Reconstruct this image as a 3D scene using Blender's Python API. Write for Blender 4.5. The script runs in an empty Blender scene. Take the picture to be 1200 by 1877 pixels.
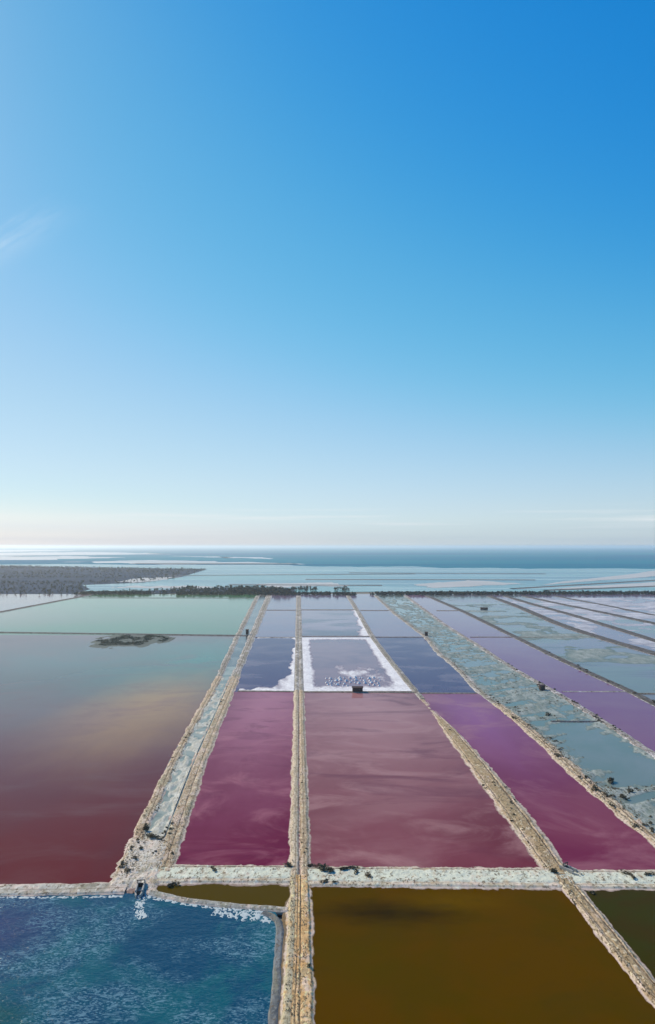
import bpy, math, random
import numpy as np

random.seed(7)
rng = np.random.default_rng(11)
R = math.radians
scn = bpy.context.scene
C = scn.collection

# ------------------------------------------------------------------ camera
H = 100.0                 # drone height above the pond water (m)
F = 1340.0                # focal length in pixels of the 1200 x 1877 photograph
CX, HY = 600.0, 1001.0    # image centre column, horizon row
cd = bpy.data.cameras.new('camera')
cam = bpy.data.objects.new('camera', cd)
C.objects.link(cam)
cam.location = (0, 0, H)
cam.rotation_euler = (R(90), 0, 0)
cd.sensor_fit = 'VERTICAL'
cd.sensor_height = 36.0
cd.lens = 36.0 * F / 1877.0
cd.shift_y = (HY - 938.5) / 1877.0
cd.clip_start = 0.5
cd.clip_end = 400000.0
scn.camera = cam

# ------------------------------------------------------------------ light
SUN_AZ, SUN_EL = -45.0, 36.0         # degrees, azimuth from the view axis (left is negative)
w = bpy.data.worlds.new('World')
scn.world = w
w.use_nodes = True
wt = w.node_tree
wt.nodes.clear()


def wn(t, **k):
    n = wt.nodes.new(t)
    for a, b in k.items():
        setattr(n, a, b)
    return n


def wm(op, a, b=None, c=None, clamp=False):
    n = wn('ShaderNodeMath', operation=op, use_clamp=clamp)
    for i, v in enumerate((a, b, c)):
        if v is None:
            continue
        if isinstance(v, (int, float)):
            n.inputs[i].default_value = v
        else:
            wt.links.new(v, n.inputs[i])
    return n.outputs[0]


sky = wn('ShaderNodeTexSky', sky_type='NISHITA')
sky.sun_disc = False
sky.sun_elevation = R(SUN_EL)
sky.sun_rotation = R(SUN_AZ)
sky.altitude = 100.0
sky.air_density = 1.0
sky.dust_density = 0.2
sky.ozone_density = 3.0
# colour response of the camera to the sky light, the same in every direction
sc1 = wn('ShaderNodeVectorMath', operation='SCALE')
sc1.inputs['Scale'].default_value = 0.1
wt.links.new(sky.outputs[0], sc1.inputs[0])
hs = wn('ShaderNodeRGBCurve')
cmap = hs.mapping
cmap.use_clip = False
cmap.extend = 'EXTRAPOLATED'
for ci, pts_ in enumerate((
        [(0, 0), (0.10, 0.008), (0.2, 0.115), (0.38, 0.39), (0.55, 0.54), (0.75, 0.65), (1.0, 0.85), (2.0, 1.5)],
        [(0, 0), (0.2, 0.24), (0.35, 0.455), (0.57, 0.64), (1.0, 0.87), (2.0, 1.5)],
        [(0, 0), (0.2, 0.42), (0.37, 0.645), (0.6, 0.775), (0.75, 0.85), (0.958, 0.91), (2.0, 1.5)])):
    cv = cmap.curves[ci]
    cv.points[0].location = pts_[0]
    cv.points[-1].location = pts_[-1]
    for p_ in pts_[1:-1]:
        cv.points.new(*p_)
cmap.update()
wt.links.new(sc1.outputs[0], hs.inputs['Color'])
sc2 = wn('ShaderNodeVectorMath', operation='SCALE')
sc2.inputs['Scale'].default_value = 10.0
wt.links.new(hs.outputs[0], sc2.inputs[0])
# thin cirrus and low stratus, laid out by direction over the whole sky
tc = wn('ShaderNodeTexCoord')
sp = wn('ShaderNodeSeparateXYZ')
wt.links.new(tc.outputs['Generated'], sp.inputs[0])
dx, dy, dz = sp.outputs
dzc = wm('MAXIMUM', dz, 0.02)
px = wm('DIVIDE', dx, dzc)
py = wm('DIVIDE', dy, dzc)
ax, ay, bx_, by_ = -1.089, 2.45, -0.80, 2.19
ln = math.hypot(bx_ - ax, by_ - ay)
tx, ty = (bx_ - ax) / ln, (by_ - ay) / ln
al = wm('ADD', wm('MULTIPLY', wm('SUBTRACT', px, ax), tx), wm('MULTIPLY', wm('SUBTRACT', py, ay), ty))
ac = wm('ADD', wm('MULTIPLY', wm('SUBTRACT', px, ax), -ty), wm('MULTIPLY', wm('SUBTRACT', py, ay), tx))
cmb = wn('ShaderNodeCombineXYZ')
wt.links.new(wm('MULTIPLY', al, 3.0), cmb.inputs[0])
wt.links.new(wm('MULTIPLY', ac, 22.0), cmb.inputs[1])
nz = wn('ShaderNodeTexNoise')
nz.inputs['Scale'].default_value = 1.6
nz.inputs['Detail'].default_value = 6
wt.links.new(cmb.outputs[0], nz.inputs['Vector'])
acw = wm('ADD', ac, wm('MULTIPLY', wm('SUBTRACT', nz.outputs[0], 0.5), 0.16))
g1 = wm('POWER', 2.718, wm('MULTIPLY', wm('MULTIPLY', acw, acw), -260.0))
endf = wm('SUBTRACT', 1.0, wm('MULTIPLY', wm('SUBTRACT', al, 0.05), 2.2), clamp=True)
cirrus = wm('MULTIPLY', wm('MULTIPLY', g1, endf), wm('MULTIPLY', wm('SUBTRACT', wm('MULTIPLY', nz.outputs[0], 1.6), 0.42), 0.38))
# stratus bands near the horizon
cm2 = wn('ShaderNodeCombineXYZ')
wt.links.new(wm('MULTIPLY', wm('ARCTAN2', dx, dy), 3.0), cm2.inputs[0])
wt.links.new(wm('MULTIPLY', dz, 95.0), cm2.inputs[1])
n2 = wn('ShaderNodeTexNoise')
n2.inputs['Scale'].default_value = 1.0
n2.inputs['Detail'].default_value = 4
wt.links.new(cm2.outputs[0], n2.inputs['Vector'])
low = wm('MULTIPLY', wm('SUBTRACT', 1.0, wm('DIVIDE', wm('ABSOLUTE', wm('SUBTRACT', dz, 0.036)), 0.020), clamp=True), 1.0)
strat = wm('MULTIPLY', wm('MULTIPLY', wm('SUBTRACT', n2.outputs[0], 0.50), 5.0, clamp=True), low)
strat = wm('MULTIPLY', strat, 0.75)
mx = wn('ShaderNodeMix', data_type='RGBA')
wt.links.new(cirrus, mx.inputs['Factor'])
wt.links.new(sc2.outputs[0], mx.inputs['A'])
mx.inputs['B'].default_value = (8.0, 9.0, 10.0, 1)
mx2 = wn('ShaderNodeMix', data_type='RGBA')
wt.links.new(strat, mx2.inputs['Factor'])
wt.links.new(mx.outputs['Result'], mx2.inputs['A'])
mx2.inputs['B'].default_value = (8.6, 8.9, 9.1, 1)
bg = wn('ShaderNodeBackground')
bg.inputs['Strength'].default_value = 0.1
wo = wn('ShaderNodeOutputWorld')
mist = wm('MULTIPLY', wm('SUBTRACT', 1.0, wm('DIVIDE', wm('SUBTRACT', dz, 0.010), 0.026), clamp=True), wm('ADD', 0.25, wm('MULTIPLY', n2.outputs[0], 0.8)), clamp=True)
mx3 = wn('ShaderNodeMix', data_type='RGBA', blend_type='MULTIPLY')
wt.links.new(mist, mx3.inputs['Factor'])
wt.links.new(mx2.outputs['Result'], mx3.inputs['A'])
mx3.inputs['B'].default_value = (0.74, 0.82, 0.92, 1)
wt.links.new(mx3.outputs['Result'], bg.inputs['Color'])
wt.links.new(bg.outputs[0], wo.inputs['Surface'])

sd = bpy.data.lights.new('sun', 'SUN')
sd.energy = 5.0
sd.angle = R(0.6)
sd.color = (1.0, 0.87, 0.68)
sun = bpy.data.objects.new('sun', sd)
C.objects.link(sun)
sun.location = (-300, 300, 400)
sun.rotation_euler = (R(90 - SUN_EL), 0, math.pi - R(SUN_AZ))

scn.view_settings.view_transform = 'Standard'
scn.view_settings.look = 'None'
scn.view_settings.gamma = 1.0
scn.view_settings.exposure = 0.0
scn.view_settings.use_curve_mapping = False
scn.render.engine = 'CYCLES'
scn.cycles.use_denoising = True
scn.cycles.max_bounces = 6
scn.cycles.volume_bounces = 2
scn.cycles.sample_clamp_indirect = 4.0

# ------------------------------------------------------------------ plan helpers
def P(x, y):
    """photo pixel of a point on the water plane -> plan position in metres"""
    d = H * F / (y - HY)
    return np.array([(x - CX) / F * d, d])


def hash2(ix, iy, seed):
    n = (ix.astype(np.int64) * 374761393 + iy.astype(np.int64) * 668265263 + seed * 1442695041) & 0x7fffffff
    n = ((n ^ (n >> 13)) * 1274126177) & 0x7fffffff
    n = (n ^ (n >> 16)) & 0xffffff
    return n / float(0xffffff)


def vnoise(x, y, seed=0):
    ix, iy = np.floor(x), np.floor(y)
    fx, fy = x - ix, y - iy
    fx, fy = fx * fx * (3 - 2 * fx), fy * fy * (3 - 2 * fy)
    a, b = hash2(ix, iy, seed), hash2(ix + 1, iy, seed)
    c, d = hash2(ix, iy + 1, seed), hash2(ix + 1, iy + 1, seed)
    return (a * (1 - fx) + b * fx) * (1 - fy) + (c * (1 - fx) + d * fx) * fy


def fbm(x, y, seed=0, oct=4):
    s, a, t = 0, 0.5, 0
    for o in range(oct):
        s = s + a * vnoise(x * 2 ** o + 17.3 * o, y * 2 ** o - 9.1 * o, seed + o)
        t += a
        a *= 0.5
    return s / t


from mathutils.bvhtree import BVHTree
from mathutils import Vector
GV, GF = [], []          # every bank and flat, for standing things on
GROUND = None


def add_ground(V, Fc):
    b = sum(len(v) for v in GV)
    GV.append(np.asarray(V, dtype=float))
    GF.append(np.asarray(Fc) + b)


def ground(x, y, default=None):
    global GROUND
    if GROUND is None:
        GROUND = BVHTree.FromPolygons(np.concatenate(GV).tolist(), np.concatenate(GF).tolist())
    h = GROUND.ray_cast(Vector((float(x), float(y), 50.0)), Vector((0, 0, -1)))
    if h[0] is None:
        return default
    return h[0].z


def tag(o, label=None, cat=None, group=None, kind=None):
    if label:
        o['label'] = label
    if cat:
        o['category'] = cat
    if group:
        o['group'] = group
    if kind:
        o['kind'] = kind
    return o


def mesh_obj(name, verts, faces, mat, parent=None, smooth=False, uv=None):
    me = bpy.data.meshes.new(name)
    me.from_pydata([tuple(map(float, v)) for v in verts], [], [tuple(map(int, f)) for f in faces])
    if uv is not None:
        l = me.uv_layers.new(name='UVMap')
        vi = np.empty(len(me.loops), dtype=np.int32)
        me.loops.foreach_get('vertex_index', vi)
        l.data.foreach_set('uv', np.asarray(uv, dtype=np.float32)[vi].ravel())
    if smooth:
        me.polygons.foreach_set('use_smooth', [True] * len(me.polygons))
    me.materials.append(mat)
    o = bpy.data.objects.new(name, me)
    C.objects.link(o)
    if parent:
        o.parent = parent
    return o


# ------------------------------------------------------------------ material helpers
class NT:
    def __init__(self, name):
        self.m = bpy.data.materials.new(name)
        self.m.use_nodes = True
        self.t = self.m.node_tree
        self.b = self.t.nodes['Principled BSDF']
        self.pos = None

    def node(self, t, **k):
        n = self.t.nodes.new(t)
        for a, b in k.items():
            setattr(n, a, b)
        return n

    def set(self, sock, v):
        if isinstance(v, bpy.types.NodeSocket):
            self.t.links.new(v, sock)
        elif isinstance(v, (tuple, list)):
            sock.default_value = tuple(v) + ((1,) if len(v) == 3 and sock.type == 'RGBA' else ())
        else:
            sock.default_value = v

    def math(self, op, a, b=None, c=None, clamp=False):
        n = self.node('ShaderNodeMath', operation=op, use_clamp=clamp)
        for i, v in enumerate((a, b, c)):
            if v is not None:
                self.set(n.inputs[i], v)
        return n.outputs[0]

    def position(self):
        if self.pos is None:
            g = self.node('ShaderNodeNewGeometry')
            s = self.node('ShaderNodeSeparateXYZ')
            self.t.links.new(g.outputs['Position'], s.inputs[0])
            self.pos = (g.outputs['Position'], s.outputs[0], s.outputs[1], s.outputs[2])
        return self.pos

    def noise(self, scale, detail=4, rough=0.55, stretch=(1, 1, 1), rot=0.0, dist=0.0, off=(0, 0, 0)):
        mp = self.node('ShaderNodeMapping')
        mp.inputs['Scale'].default_value = [scale * s for s in stretch]
        mp.inputs['Rotation'].default_value = (0, 0, rot)
        mp.inputs['Location'].default_value = off
        self.t.links.new(self.position()[0], mp.inputs[0])
        n = self.node('ShaderNodeTexNoise')
        n.inputs['Scale'].default_value = 1
        n.inputs['Detail'].default_value = detail
        n.inputs['Roughness'].default_value = rough
        n.inputs['Distortion'].default_value = dist
        self.t.links.new(mp.outputs[0], n.inputs['Vector'])
        return n.outputs[0]

    def ramp(self, f, lo, hi):
        n = self.node('ShaderNodeMapRange', interpolation_type='SMOOTHSTEP')
        self.set(n.inputs[0], f)
        n.inputs[1].default_value = lo
        n.inputs[2].default_value = hi
        return n.outputs[0]

    def mix(self, f, a, b):
        n = self.node('ShaderNodeMix', data_type='RGBA')
        self.set(n.inputs['Factor'], f)
        self.set(n.inputs['A'], a)
        self.set(n.inputs['B'], b)
        return n.outputs['Result']

    def bump(self, h, dist, strength=1.0):
        n = self.node('ShaderNodeBump')
        n.inputs['Strength'].default_value = strength
        n.inputs['Distance'].default_value = dist
        self.set(n.inputs['Height'], h)
        self.t.links.new(n.outputs[0], self.b.inputs['Normal'])
        return n


def plain(name, col, rough=0.9, var=0.25, scale=1.5, spec=0.3):
    n = NT(name)
    f = n.noise(scale, 5)
    n.set(n.b.inputs['Base Color'], n.mix(f, [c * (1 - var) for c in col], [min(1, c * (1 + var)) for c in col]))
    n.b.inputs['Roughness'].default_value = rough
    n.b.inputs['Specular IOR Level'].default_value = spec
    return n.m


def water(name, base, second=None, patch=(0.02, (1, 1, 1), 0.0, 0.45, 0.65), blobs=(), rough=0.06, ripple=None,
          fleck=None, streak=None, spec=0.5):
    """brine: base colour drifting into `second` in noise patches; blobs = (px, py, rx m, ry m, colour, strength)"""
    n = NT(name)
    col = base
    if second:
        f = n.ramp(n.noise(patch[0], 5, 0.6, patch[1], patch[2], 0.6), patch[3], patch[4])
        col = n.mix(f, base, second)
    for (bx, by, rx, ry, bc, st) in blobs:
        q = P(bx, by)
        _, X, Y, Z = n.position()
        wob = n.noise(1.0 / min(rx, ry), 5, 0.6, (1, max(0.3, rx / ry), 1))
        ex = n.math('DIVIDE', n.math('SUBTRACT', X, float(q[0])), rx)
        ey = n.math('DIVIDE', n.math('SUBTRACT', Y, float(q[1])), ry)
        d = n.math('SQRT', n.math('ADD', n.math('MULTIPLY', ex, ex), n.math('MULTIPLY', ey, ey)))
        d = n.math('ADD', d, n.math('MULTIPLY', n.math('SUBTRACT', wob, 0.5), 0.9))
        col = n.mix(n.math('MULTIPLY', n.ramp(d, 1.35, -0.25), st), col, bc)
    for k_, (sc, stc, rot, lo, hi, scol, amt) in enumerate(streak if isinstance(streak, list) else [streak] if streak else []):
        f = n.ramp(n.noise(sc, 6, 0.62, stc, rot, 1.0, (13.0 * k_, 7.0 * k_, 0)), lo, hi)
        col = n.mix(n.math('MULTIPLY', f, amt), col, scol)
    if fleck:
        sc, lo, hi, fc = fleck
        f = n.ramp(n.noise(sc, 3, 0.7, (0.55, 1, 1), 0.3), lo, hi)
        m = n.ramp(n.noise(0.05, 5, 0.65, (1, 1, 1), 0.4), 0.44, 0.58)
        f2 = n.ramp(n.noise(sc * 0.42, 4, 0.7, (0.45, 1, 1), 0.5, 0.8, (3, 4, 0)), 0.50, 0.62)
        f = n.math('MAXIMUM', f, n.math('MULTIPLY', f2, 0.7))
        col = n.mix(n.math('MULTIPLY', f, n.math('ADD', n.math('MULTIPLY', m, 0.85), 0.08)), col, fc)
    n.set(n.b.inputs['Base Color'], col)
    n.b.inputs['Roughness'].default_value = rough
    n.b.inputs['IOR'].default_value = 1.33
    n.b.inputs['Specular IOR Level'].default_value = spec
    if ripple:
        sc, dist = ripple
        h = n.math('ADD', n.noise(sc, 4, 0.6, (0.6, 1, 1), 0.35), n.math('MULTIPLY', n.noise(sc * 0.3, 3, 0.6, (0.5, 1, 1), 0.6), 1.6))
        n.bump(h, dist)
    return n.m


def soil(name, tan=(0.36, 0.25, 0.145), pale=(0.58, 0.47, 0.33), dark=(0.12, 0.08, 0.046), salt=(0.58, 0.46, 0.38),
         veg=(0.13, 0.115, 0.05), ruts=(), strips=(), saltz=(0.10, 0.26), vegamt=0.5, palebias=0.5, fine=1.0, patchy=True, wet=(0.21, 0.135, 0.115)):
    """embankment earth; UV.x = across (-1..1), UV.y = metres along"""
    n = NT(name)
    _, X, Y, Z = n.position()
    uvn = n.node('ShaderNodeUVMap')
    s = n.node('ShaderNodeSeparateXYZ')
    n.t.links.new(uvn.outputs[0], s.inputs[0])
    u = s.outputs[0]
    wob = n.math('MULTIPLY', n.math('SUBTRACT', n.noise(0.13, 4), 0.5), 0.22)
    uw = n.math('ADD', u, wob)
    big = n.noise(0.09 * fine, 5, 0.65, (1, 0.5, 1))
    med = n.noise(0.55 * fine, 5, 0.72, (1, 0.5, 1))
    fin = n.noise(1.5 * fine, 3, 0.75, (1, 0.6, 1))
    gr = n.noise(1.1 * fine, 2, 0.6, (1, 0.5, 1), 0, 0, (31, 7, 3))
    col = n.mix(n.ramp(n.math('ADD', n.math('MULTIPLY', big, 0.4), n.math('MULTIPLY', med, 0.6)), palebias - 0.10, palebias + 0.10), tan, pale)
    if patchy:
        col = n.mix(n.math('MULTIPLY', n.ramp(n.noise(0.20 * fine, 6, 0.78, (1, 0.4, 1), 0, 0.4, (5, 9, 2)), 0.50, 0.60), 0.7), col, [min(0.7, c * 1.15) for c in salt])
        col = n.mix(n.math('MULTIPLY', n.ramp(n.noise(0.16 * fine, 6, 0.78, (1, 0.35, 1), 0, 0.4, (25, 3, 8)), 0.52, 0.62), 0.6), col, (0.27, 0.25, 0.155))
    for (u0, u1, c, amt) in strips:
        soft = 0.06
        a = n.ramp(uw, u0 - soft, u0 + soft)
        b = n.ramp(uw, u1 + soft, u1 - soft)
        f = n.math('MULTIPLY', n.math('MULTIPLY', a, b), n.math('MULTIPLY', n.ramp(med, 0.32, 0.52), amt))
        col = n.mix(f, col, c)
    col = n.mix(n.math('MULTIPLY', n.ramp(n.math('ADD', n.math('MULTIPLY', big, 0.45), n.math('MULTIPLY', fin, 0.55)), 0.52, 0.60), vegamt), col, veg)
    col = n.mix(n.math('MULTIPLY', n.ramp(fin, 0.55, 0.62), 0.75), col, dark)
    col = n.mix(n.math('MULTIPLY', n.ramp(gr, 0.58, 0.68), 0.75), col, [min(0.7, c * 1.35) for c in pale])
    for (u0, hw, amt) in ruts:
        d = n.math('ABSOLUTE', n.math('SUBTRACT', uw, u0))
        f = n.math('MULTIPLY', n.ramp(d, hw, hw * 0.3), n.math('MULTIPLY', n.ramp(med, 0.3, 0.5), amt))
        col = n.mix(f, col, dark)
    sf = n.math('MULTIPLY', n.ramp(Z, saltz[1], saltz[0]), n.ramp(n.noise(0.30, 5, 0.75), 0.40, 0.56))
    col = n.mix(n.math('MULTIPLY', sf, 0.9), col, salt)
    # wet foot of the bank, below the crust
    col = n.mix(n.math('MULTIPLY', n.ramp(Z, 0.08, 0.01), 0.85), col, wet)
    n.set(n.b.inputs['Base Color'], col)
    n.b.inputs['Roughness'].default_value = 0.95
    n.b.inputs['Specular IOR Level'].default_value = 0.15
    n.bump(n.math('ADD', fin, gr), 0.12)
    return n.m


# ------------------------------------------------------------------ lines of the plan (photo pixels on the ground)
LINES = {
    'canal_left': [(200, 1612), (236, 1540), (303, 1400), (348, 1320), (389, 1250), (428, 1170), (468, 1095)],
    'canal_right': [(327, 1580), (334, 1555), (382, 1400), (438, 1250), (468, 1170), (496, 1095)],
    'central': [(547, 1990), (547, 1877), (549, 1600), (547, 1092)],
    'right': [(1248, 1877), (1183, 1802), (1119, 1720), (1056, 1640), (1009, 1582), (951, 1500), (874, 1400), (825, 1340),
              (777, 1285), (746, 1250), (706, 1200), (682, 1168), (655, 1120), (638, 1093)],
    'dyke_marsh': [(1252, 1590), (1204, 1548), (1082, 1446), (996, 1365), (932, 1309), (875, 1268), (835, 1224), (802, 1198), (779, 1168), (722, 1125), (688, 1093)],
    'dyke_purple': [(1560, 1620), (1204, 1387), (1182, 1371), (1105, 1323), (1053, 1288), (990, 1254), (930, 1219), (876, 1183), (815, 1145), (746, 1094)],
    'dyke_far': [(1900, 1630), (1204, 1294), (1165, 1273), (1095, 1242), (1007, 1200), (943, 1168), (850, 1122), (786, 1094)],
    'row_a': [(1900, 1420), (1204, 1199), (1100, 1170), (1025, 1145), (950, 1112), (900, 1094)],
    'row_b': [(1900, 1400), (1204, 1176), (1125, 1151), (1050, 1128), (980, 1109), (930, 1094)],
    'row_c': [(1900, 1310), (1204, 1144), (1100, 1122), (1025, 1107), (970, 1095)],
    'row_d': [(1900, 1240), (1204, 1129), (1100, 1108), (1030, 1095)],
}
WL = {k: np.array([P(*p) for p in v]) for k, v in LINES.items()}
for k in WL:
    a = WL[k]
    if a[0, 1] > a[-1, 1]:
        WL[k] = a[::-1]


def lx(name, Y, off=0.0):
    """plan x of a line at depth Y (straight continuation past its ends)"""
    a = WL[name]
    Y = np.asarray(Y, dtype=float)
    x = np.interp(Y, a[:, 1], a[:, 0])
    s0 = (a[1, 0] - a[0, 0]) / (a[1, 1] - a[0, 1])
    s1 = (a[-1, 0] - a[-2, 0]) / (a[-1, 1] - a[-2, 1])
    x = np.where(Y < a[0, 1], a[0, 0] + s0 * (Y - a[0, 1]), x)
    x = np.where(Y > a[-1, 1], a[-1, 0] + s1 * (Y - a[-1, 1]), x)
    return x + off


def depth(y):
    return H * F / (y - HY)


def edge(spec, Y):
    if isinstance(spec, str):
        return lx(spec, Y)
    if isinstance(spec, tuple):
        return lx(spec[0], Y, spec[1])
    return np.full_like(np.asarray(Y, dtype=float), spec)


pond_n = 0


def pond(label, left, right, y_near, y_far, mat, z=0.0):
    """still brine between two lines, from photo row y_near to y_far; rows may be pairs (left end, right end)"""
    global pond_n
    n0, n1 = (y_near, y_near) if not isinstance(y_near, tuple) else y_near
    f0, f1 = (y_far, y_far) if not isinstance(y_far, tuple) else y_far
    t = np.linspace(0, 1, 14)
    YL = depth(n0) + (depth(f0) - depth(n0)) * t
    YR = depth(n1) + (depth(f1) - depth(n1)) * t
    Lp = np.c_[edge(left, YL), YL]
    Rp = np.c_[edge(right, YR), YR]
    vs, fs = [], []
    pond_n += 1
    zz = z + 0.003 * (pond_n % 7)
    for i in range(14):
        vs += [(*Lp[i], zz), (*Rp[i], zz)]
    for i in range(13):
        fs.append((2 * i, 2 * i + 1, 2 * i + 3, 2 * i + 2))
    o = mesh_obj('pond', vs, fs, mat)
    return tag(o, label, 'pond', kind='structure')


def poly_pond(label, pts, mat, z=0.0):
    global pond_n
    pond_n += 1
    zz = z + 0.003 * (pond_n % 7)
    o = mesh_obj('pond', [(*P(*p), zz) for p in pts], [list(range(len(pts)))], mat)
    return tag(o, label, 'pond', kind='structure')


def resample(pts, kmin=0.3, kmax=40.0, fac=0.8):
    """walk a plan polyline with steps that suit the distance from the camera"""
    pts = np.asarray(pts, dtype=float)
    out = [pts[0]]
    for a, b in zip(pts[:-1], pts[1:]):
        L = np.hypot(*(b - a))
        d = (b - a) / L
        s = 0.0
        while s < L:
            p = a + d * s
            D = max(60.0, np.hypot(*p))
            alongray = abs(np.dot(d, p / D))
            lat = D / 731.0
            dep = D * D / 73100.0
            st = fac * (dep * alongray + lat * (1 - alongray))
            s += min(max(st, kmin), kmax)
            out.append(a + d * min(s, L))
    return np.array(out)


def bank(name, label, pts, width, height, mat, grooves=(), bumps=0.22, seed=1, wob=0.5, shoulder=0.55, foot=-0.5,
         cat='embankment', nmax=42, sunk=()):
    """earth bank swept along a plan polyline: flat crown, sloping sides, grooves and clods; width a number or (s, w) pairs"""
    bumps, height = bumps * 0.5, 0.13 + height * 0.42
    c = resample(pts)
    seg = np.hypot(*np.diff(c, axis=0).T)
    s = np.r_[0, np.cumsum(seg)]
    keep = np.r_[True, seg > 1e-4]
    c, s = c[keep], s[keep]
    tan = np.gradient(c, axis=0)
    tan /= np.hypot(tan[:, 0], tan[:, 1])[:, None]
    nor = np.c_[tan[:, 1], -tan[:, 0]]
    if isinstance(width, (int, float)):
        W = np.full(len(c), float(width))
    else:
        W = np.interp(c[:, 1], [q[0] for q in width], [q[1] for q in width])
    W = W * 0.88
    dmin = max(70.0, np.min(np.hypot(c[:, 0], c[:, 1])))
    n = int(np.clip(W.max() * 1.35 / (dmin / 731.0), 11, nmax + 10))
    t = np.linspace(-1.32, 1.32, n)
    T, S = np.meshgrid(t, s)
    WW = W[:, None] * 0.5
    lw = (fbm(S / 9.0, S * 0 + 3.1, seed + 50) - 0.5) * wob + (fbm(S / 2.5, S * 0 + 1.1, seed + 60) - 0.5) * wob * 0.25
    rw = (fbm(S / 9.0, S * 0 + 7.7, seed + 70) - 0.5) * wob + (fbm(S / 2.5, S * 0 + 5.5, seed + 80) - 0.5) * wob * 0.25
    sh = np.where(T < 0, lw, rw)
    Te = np.abs(T) * (1 + sh * 2.0 / WW)
    prof = np.clip((0.86 - Te) / (0.86 - shoulder), 0, 1.0)
    prof = prof * prof * (3 - 2 * prof)
    apron = np.clip((1.0 - Te) / 0.2, -1.0, 1.0)
    Z = prof * (height - 0.13) + np.where(apron > 0, apron * 0.13, apron * 0.06)
    prof = np.clip(prof + 0.25 * (apron > 0), 0, 1)
    X = c[:, 0][:, None] + nor[:, 0][:, None] * T * WW
    Y = c[:, 1][:, None] + nor[:, 1][:, None] * T * WW
    for (u0, hw, dp) in grooves:
        gw = (fbm(S / 14.0, S * 0 + u0 * 9, seed + 20) - 0.5) * 0.14
        Z -= dp * np.exp(-((T - u0 - gw) / hw) ** 2)
    damp = np.clip(prof + 0.15, 0, 1)
    Z += damp * ((fbm(X / 3.0, Y / 3.0, seed) - 0.5) * bumps * 1.8 + (fbm(X / 0.9, Y / 0.9, seed + 5, 3) - 0.5) * bumps * 2.6)
    lowp = np.clip(1.3 - np.abs(T) * 1.0, 0, 0.3) / 0.3
    Z += lowp * ((fbm(X / 4.0, Y / 7.0, seed + 9, 5) - 0.5) * 0.20 + (fbm(X / 1.2, Y / 2.0, seed + 19, 3) - 0.5) * 0.07)
    for (y0, hw, dp) in sunk:
        Z -= dp * np.exp(-((Y - y0) / hw) ** 2)
    Z[:, 0] = Z[:, -1] = foot
    V = np.c_[X.ravel(), Y.ravel(), Z.ravel()]
    m = len(c)
    i = np.arange((m - 1) * n).reshape(m - 1, n)[:, :-1].ravel()
    Fc = np.c_[i, i + n, i + n + 1, i + 1]
    UV = np.c_[T.ravel(), S.ravel()]
    add_ground(V, Fc)
    me = bpy.data.meshes.new(name)
    me.vertices.add(len(V))
    me.vertices.foreach_set('co', V.astype(np.float32).ravel())
    me.loops.add(len(Fc) * 4)
    me.loops.foreach_set('vertex_index', Fc.astype(np.int32).ravel())
    me.polygons.add(len(Fc))
    me.polygons.foreach_set('loop_start', np.arange(0, len(Fc) * 4, 4, dtype=np.int32))
    me.update(calc_edges=True)
    me.validate()
    uvl = me.uv_layers.new(name='UVMap')
    uvl.data.foreach_set('uv', UV[Fc.ravel()].astype(np.float32).ravel())
    me.polygons.foreach_set('use_smooth', np.ones(len(Fc), dtype=bool))
    me.materials.append(mat)
    o = bpy.data.objects.new(name, me)
    C.objects.link(o)
    BANKS.append((c, s, nor, W, height, seed))
    return tag(o, label, cat, kind='structure')


BANKS = []


def flat(name, label, left, right, y_near, y_far, hfun, mat, cat='salt flat', nx=60, fac=0.9, kind='structure', inset=(0, 0)):
    """height field between two lines; hfun(X, Y, u, v) gives metres above the brine (below zero is under water)"""
    Y0, Y1 = depth(y_near), depth(y_far)
    ys = [Y0]
    while ys[-1] < Y1:
        ys.append(ys[-1] + max(0.35, fac * ys[-1] ** 2 / 73100.0))
    ys[-1] = Y1
    ys = np.array(ys)
    u = np.linspace(0, 1, nx)
    xl, xr = edge(left, ys) + inset[0], edge(right, ys) - inset[1]
    X = xl[:, None] + (xr - xl)[:, None] * u[None]
    Y = np.repeat(ys[:, None], nx, 1)
    V_ = np.repeat(((ys - Y0) / (Y1 - Y0))[:, None], nx, 1)
    U_ = np.repeat(u[None], len(ys), 0)
    Z = hfun(X, Y, U_, V_)
    V = np.c_[X.ravel(), Y.ravel(), Z.ravel()]
    m = len(ys)
    i = np.arange((m - 1) * nx).reshape(m - 1, nx)[:, :-1].ravel()
    Fc = np.c_[i, i + 1, i + nx + 1, i + nx]
    keep = (Z.ravel()[Fc].max(1) > -0.12)
    Fc = Fc[keep]
    used = np.unique(Fc)
    rem = np.full(len(V), -1)
    rem[used] = np.arange(len(used))
    UV = np.c_[(U_ * 2 - 1).ravel(), Y.ravel()][used]
    add_ground(V, Fc)
    o = mesh_obj(name, V[used], rem[Fc], mat, smooth=True, uv=UV)
    return tag(o, label, cat, kind=kind)


def ragged(pts, seed, ax_=9.0, ay_=0.9, n=14):
    """plan outline through photo pixels, broken up into bays and spits"""
    r = np.random.default_rng(seed)
    out = []
    m = len(pts)
    for i in range(m):
        a, b = np.array(pts[i], float), np.array(pts[(i + 1) % m], float)
        for k in range(n):
            t = k / n
            p = a + (b - a) * t
            s_ = (i * n + k) / 3.1
            lo_ = min(pts[i][1], pts[(i + 1) % m][1])
            yj = (float(fbm(np.array([s_]), np.array([seed * 1.7]), seed, 3)[0]) - 0.5) * 2 * ay_ * min(1.0, (p[1] - HY) / 30)
            xj = (float(fbm(np.array([s_ + 40]), np.array([seed * 2.3]), seed, 3)[0]) - 0.5) * 2 * ax_
            out.append(P(p[0] + xj, max(p[1] + yj, HY + 4)))
    return out


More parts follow.
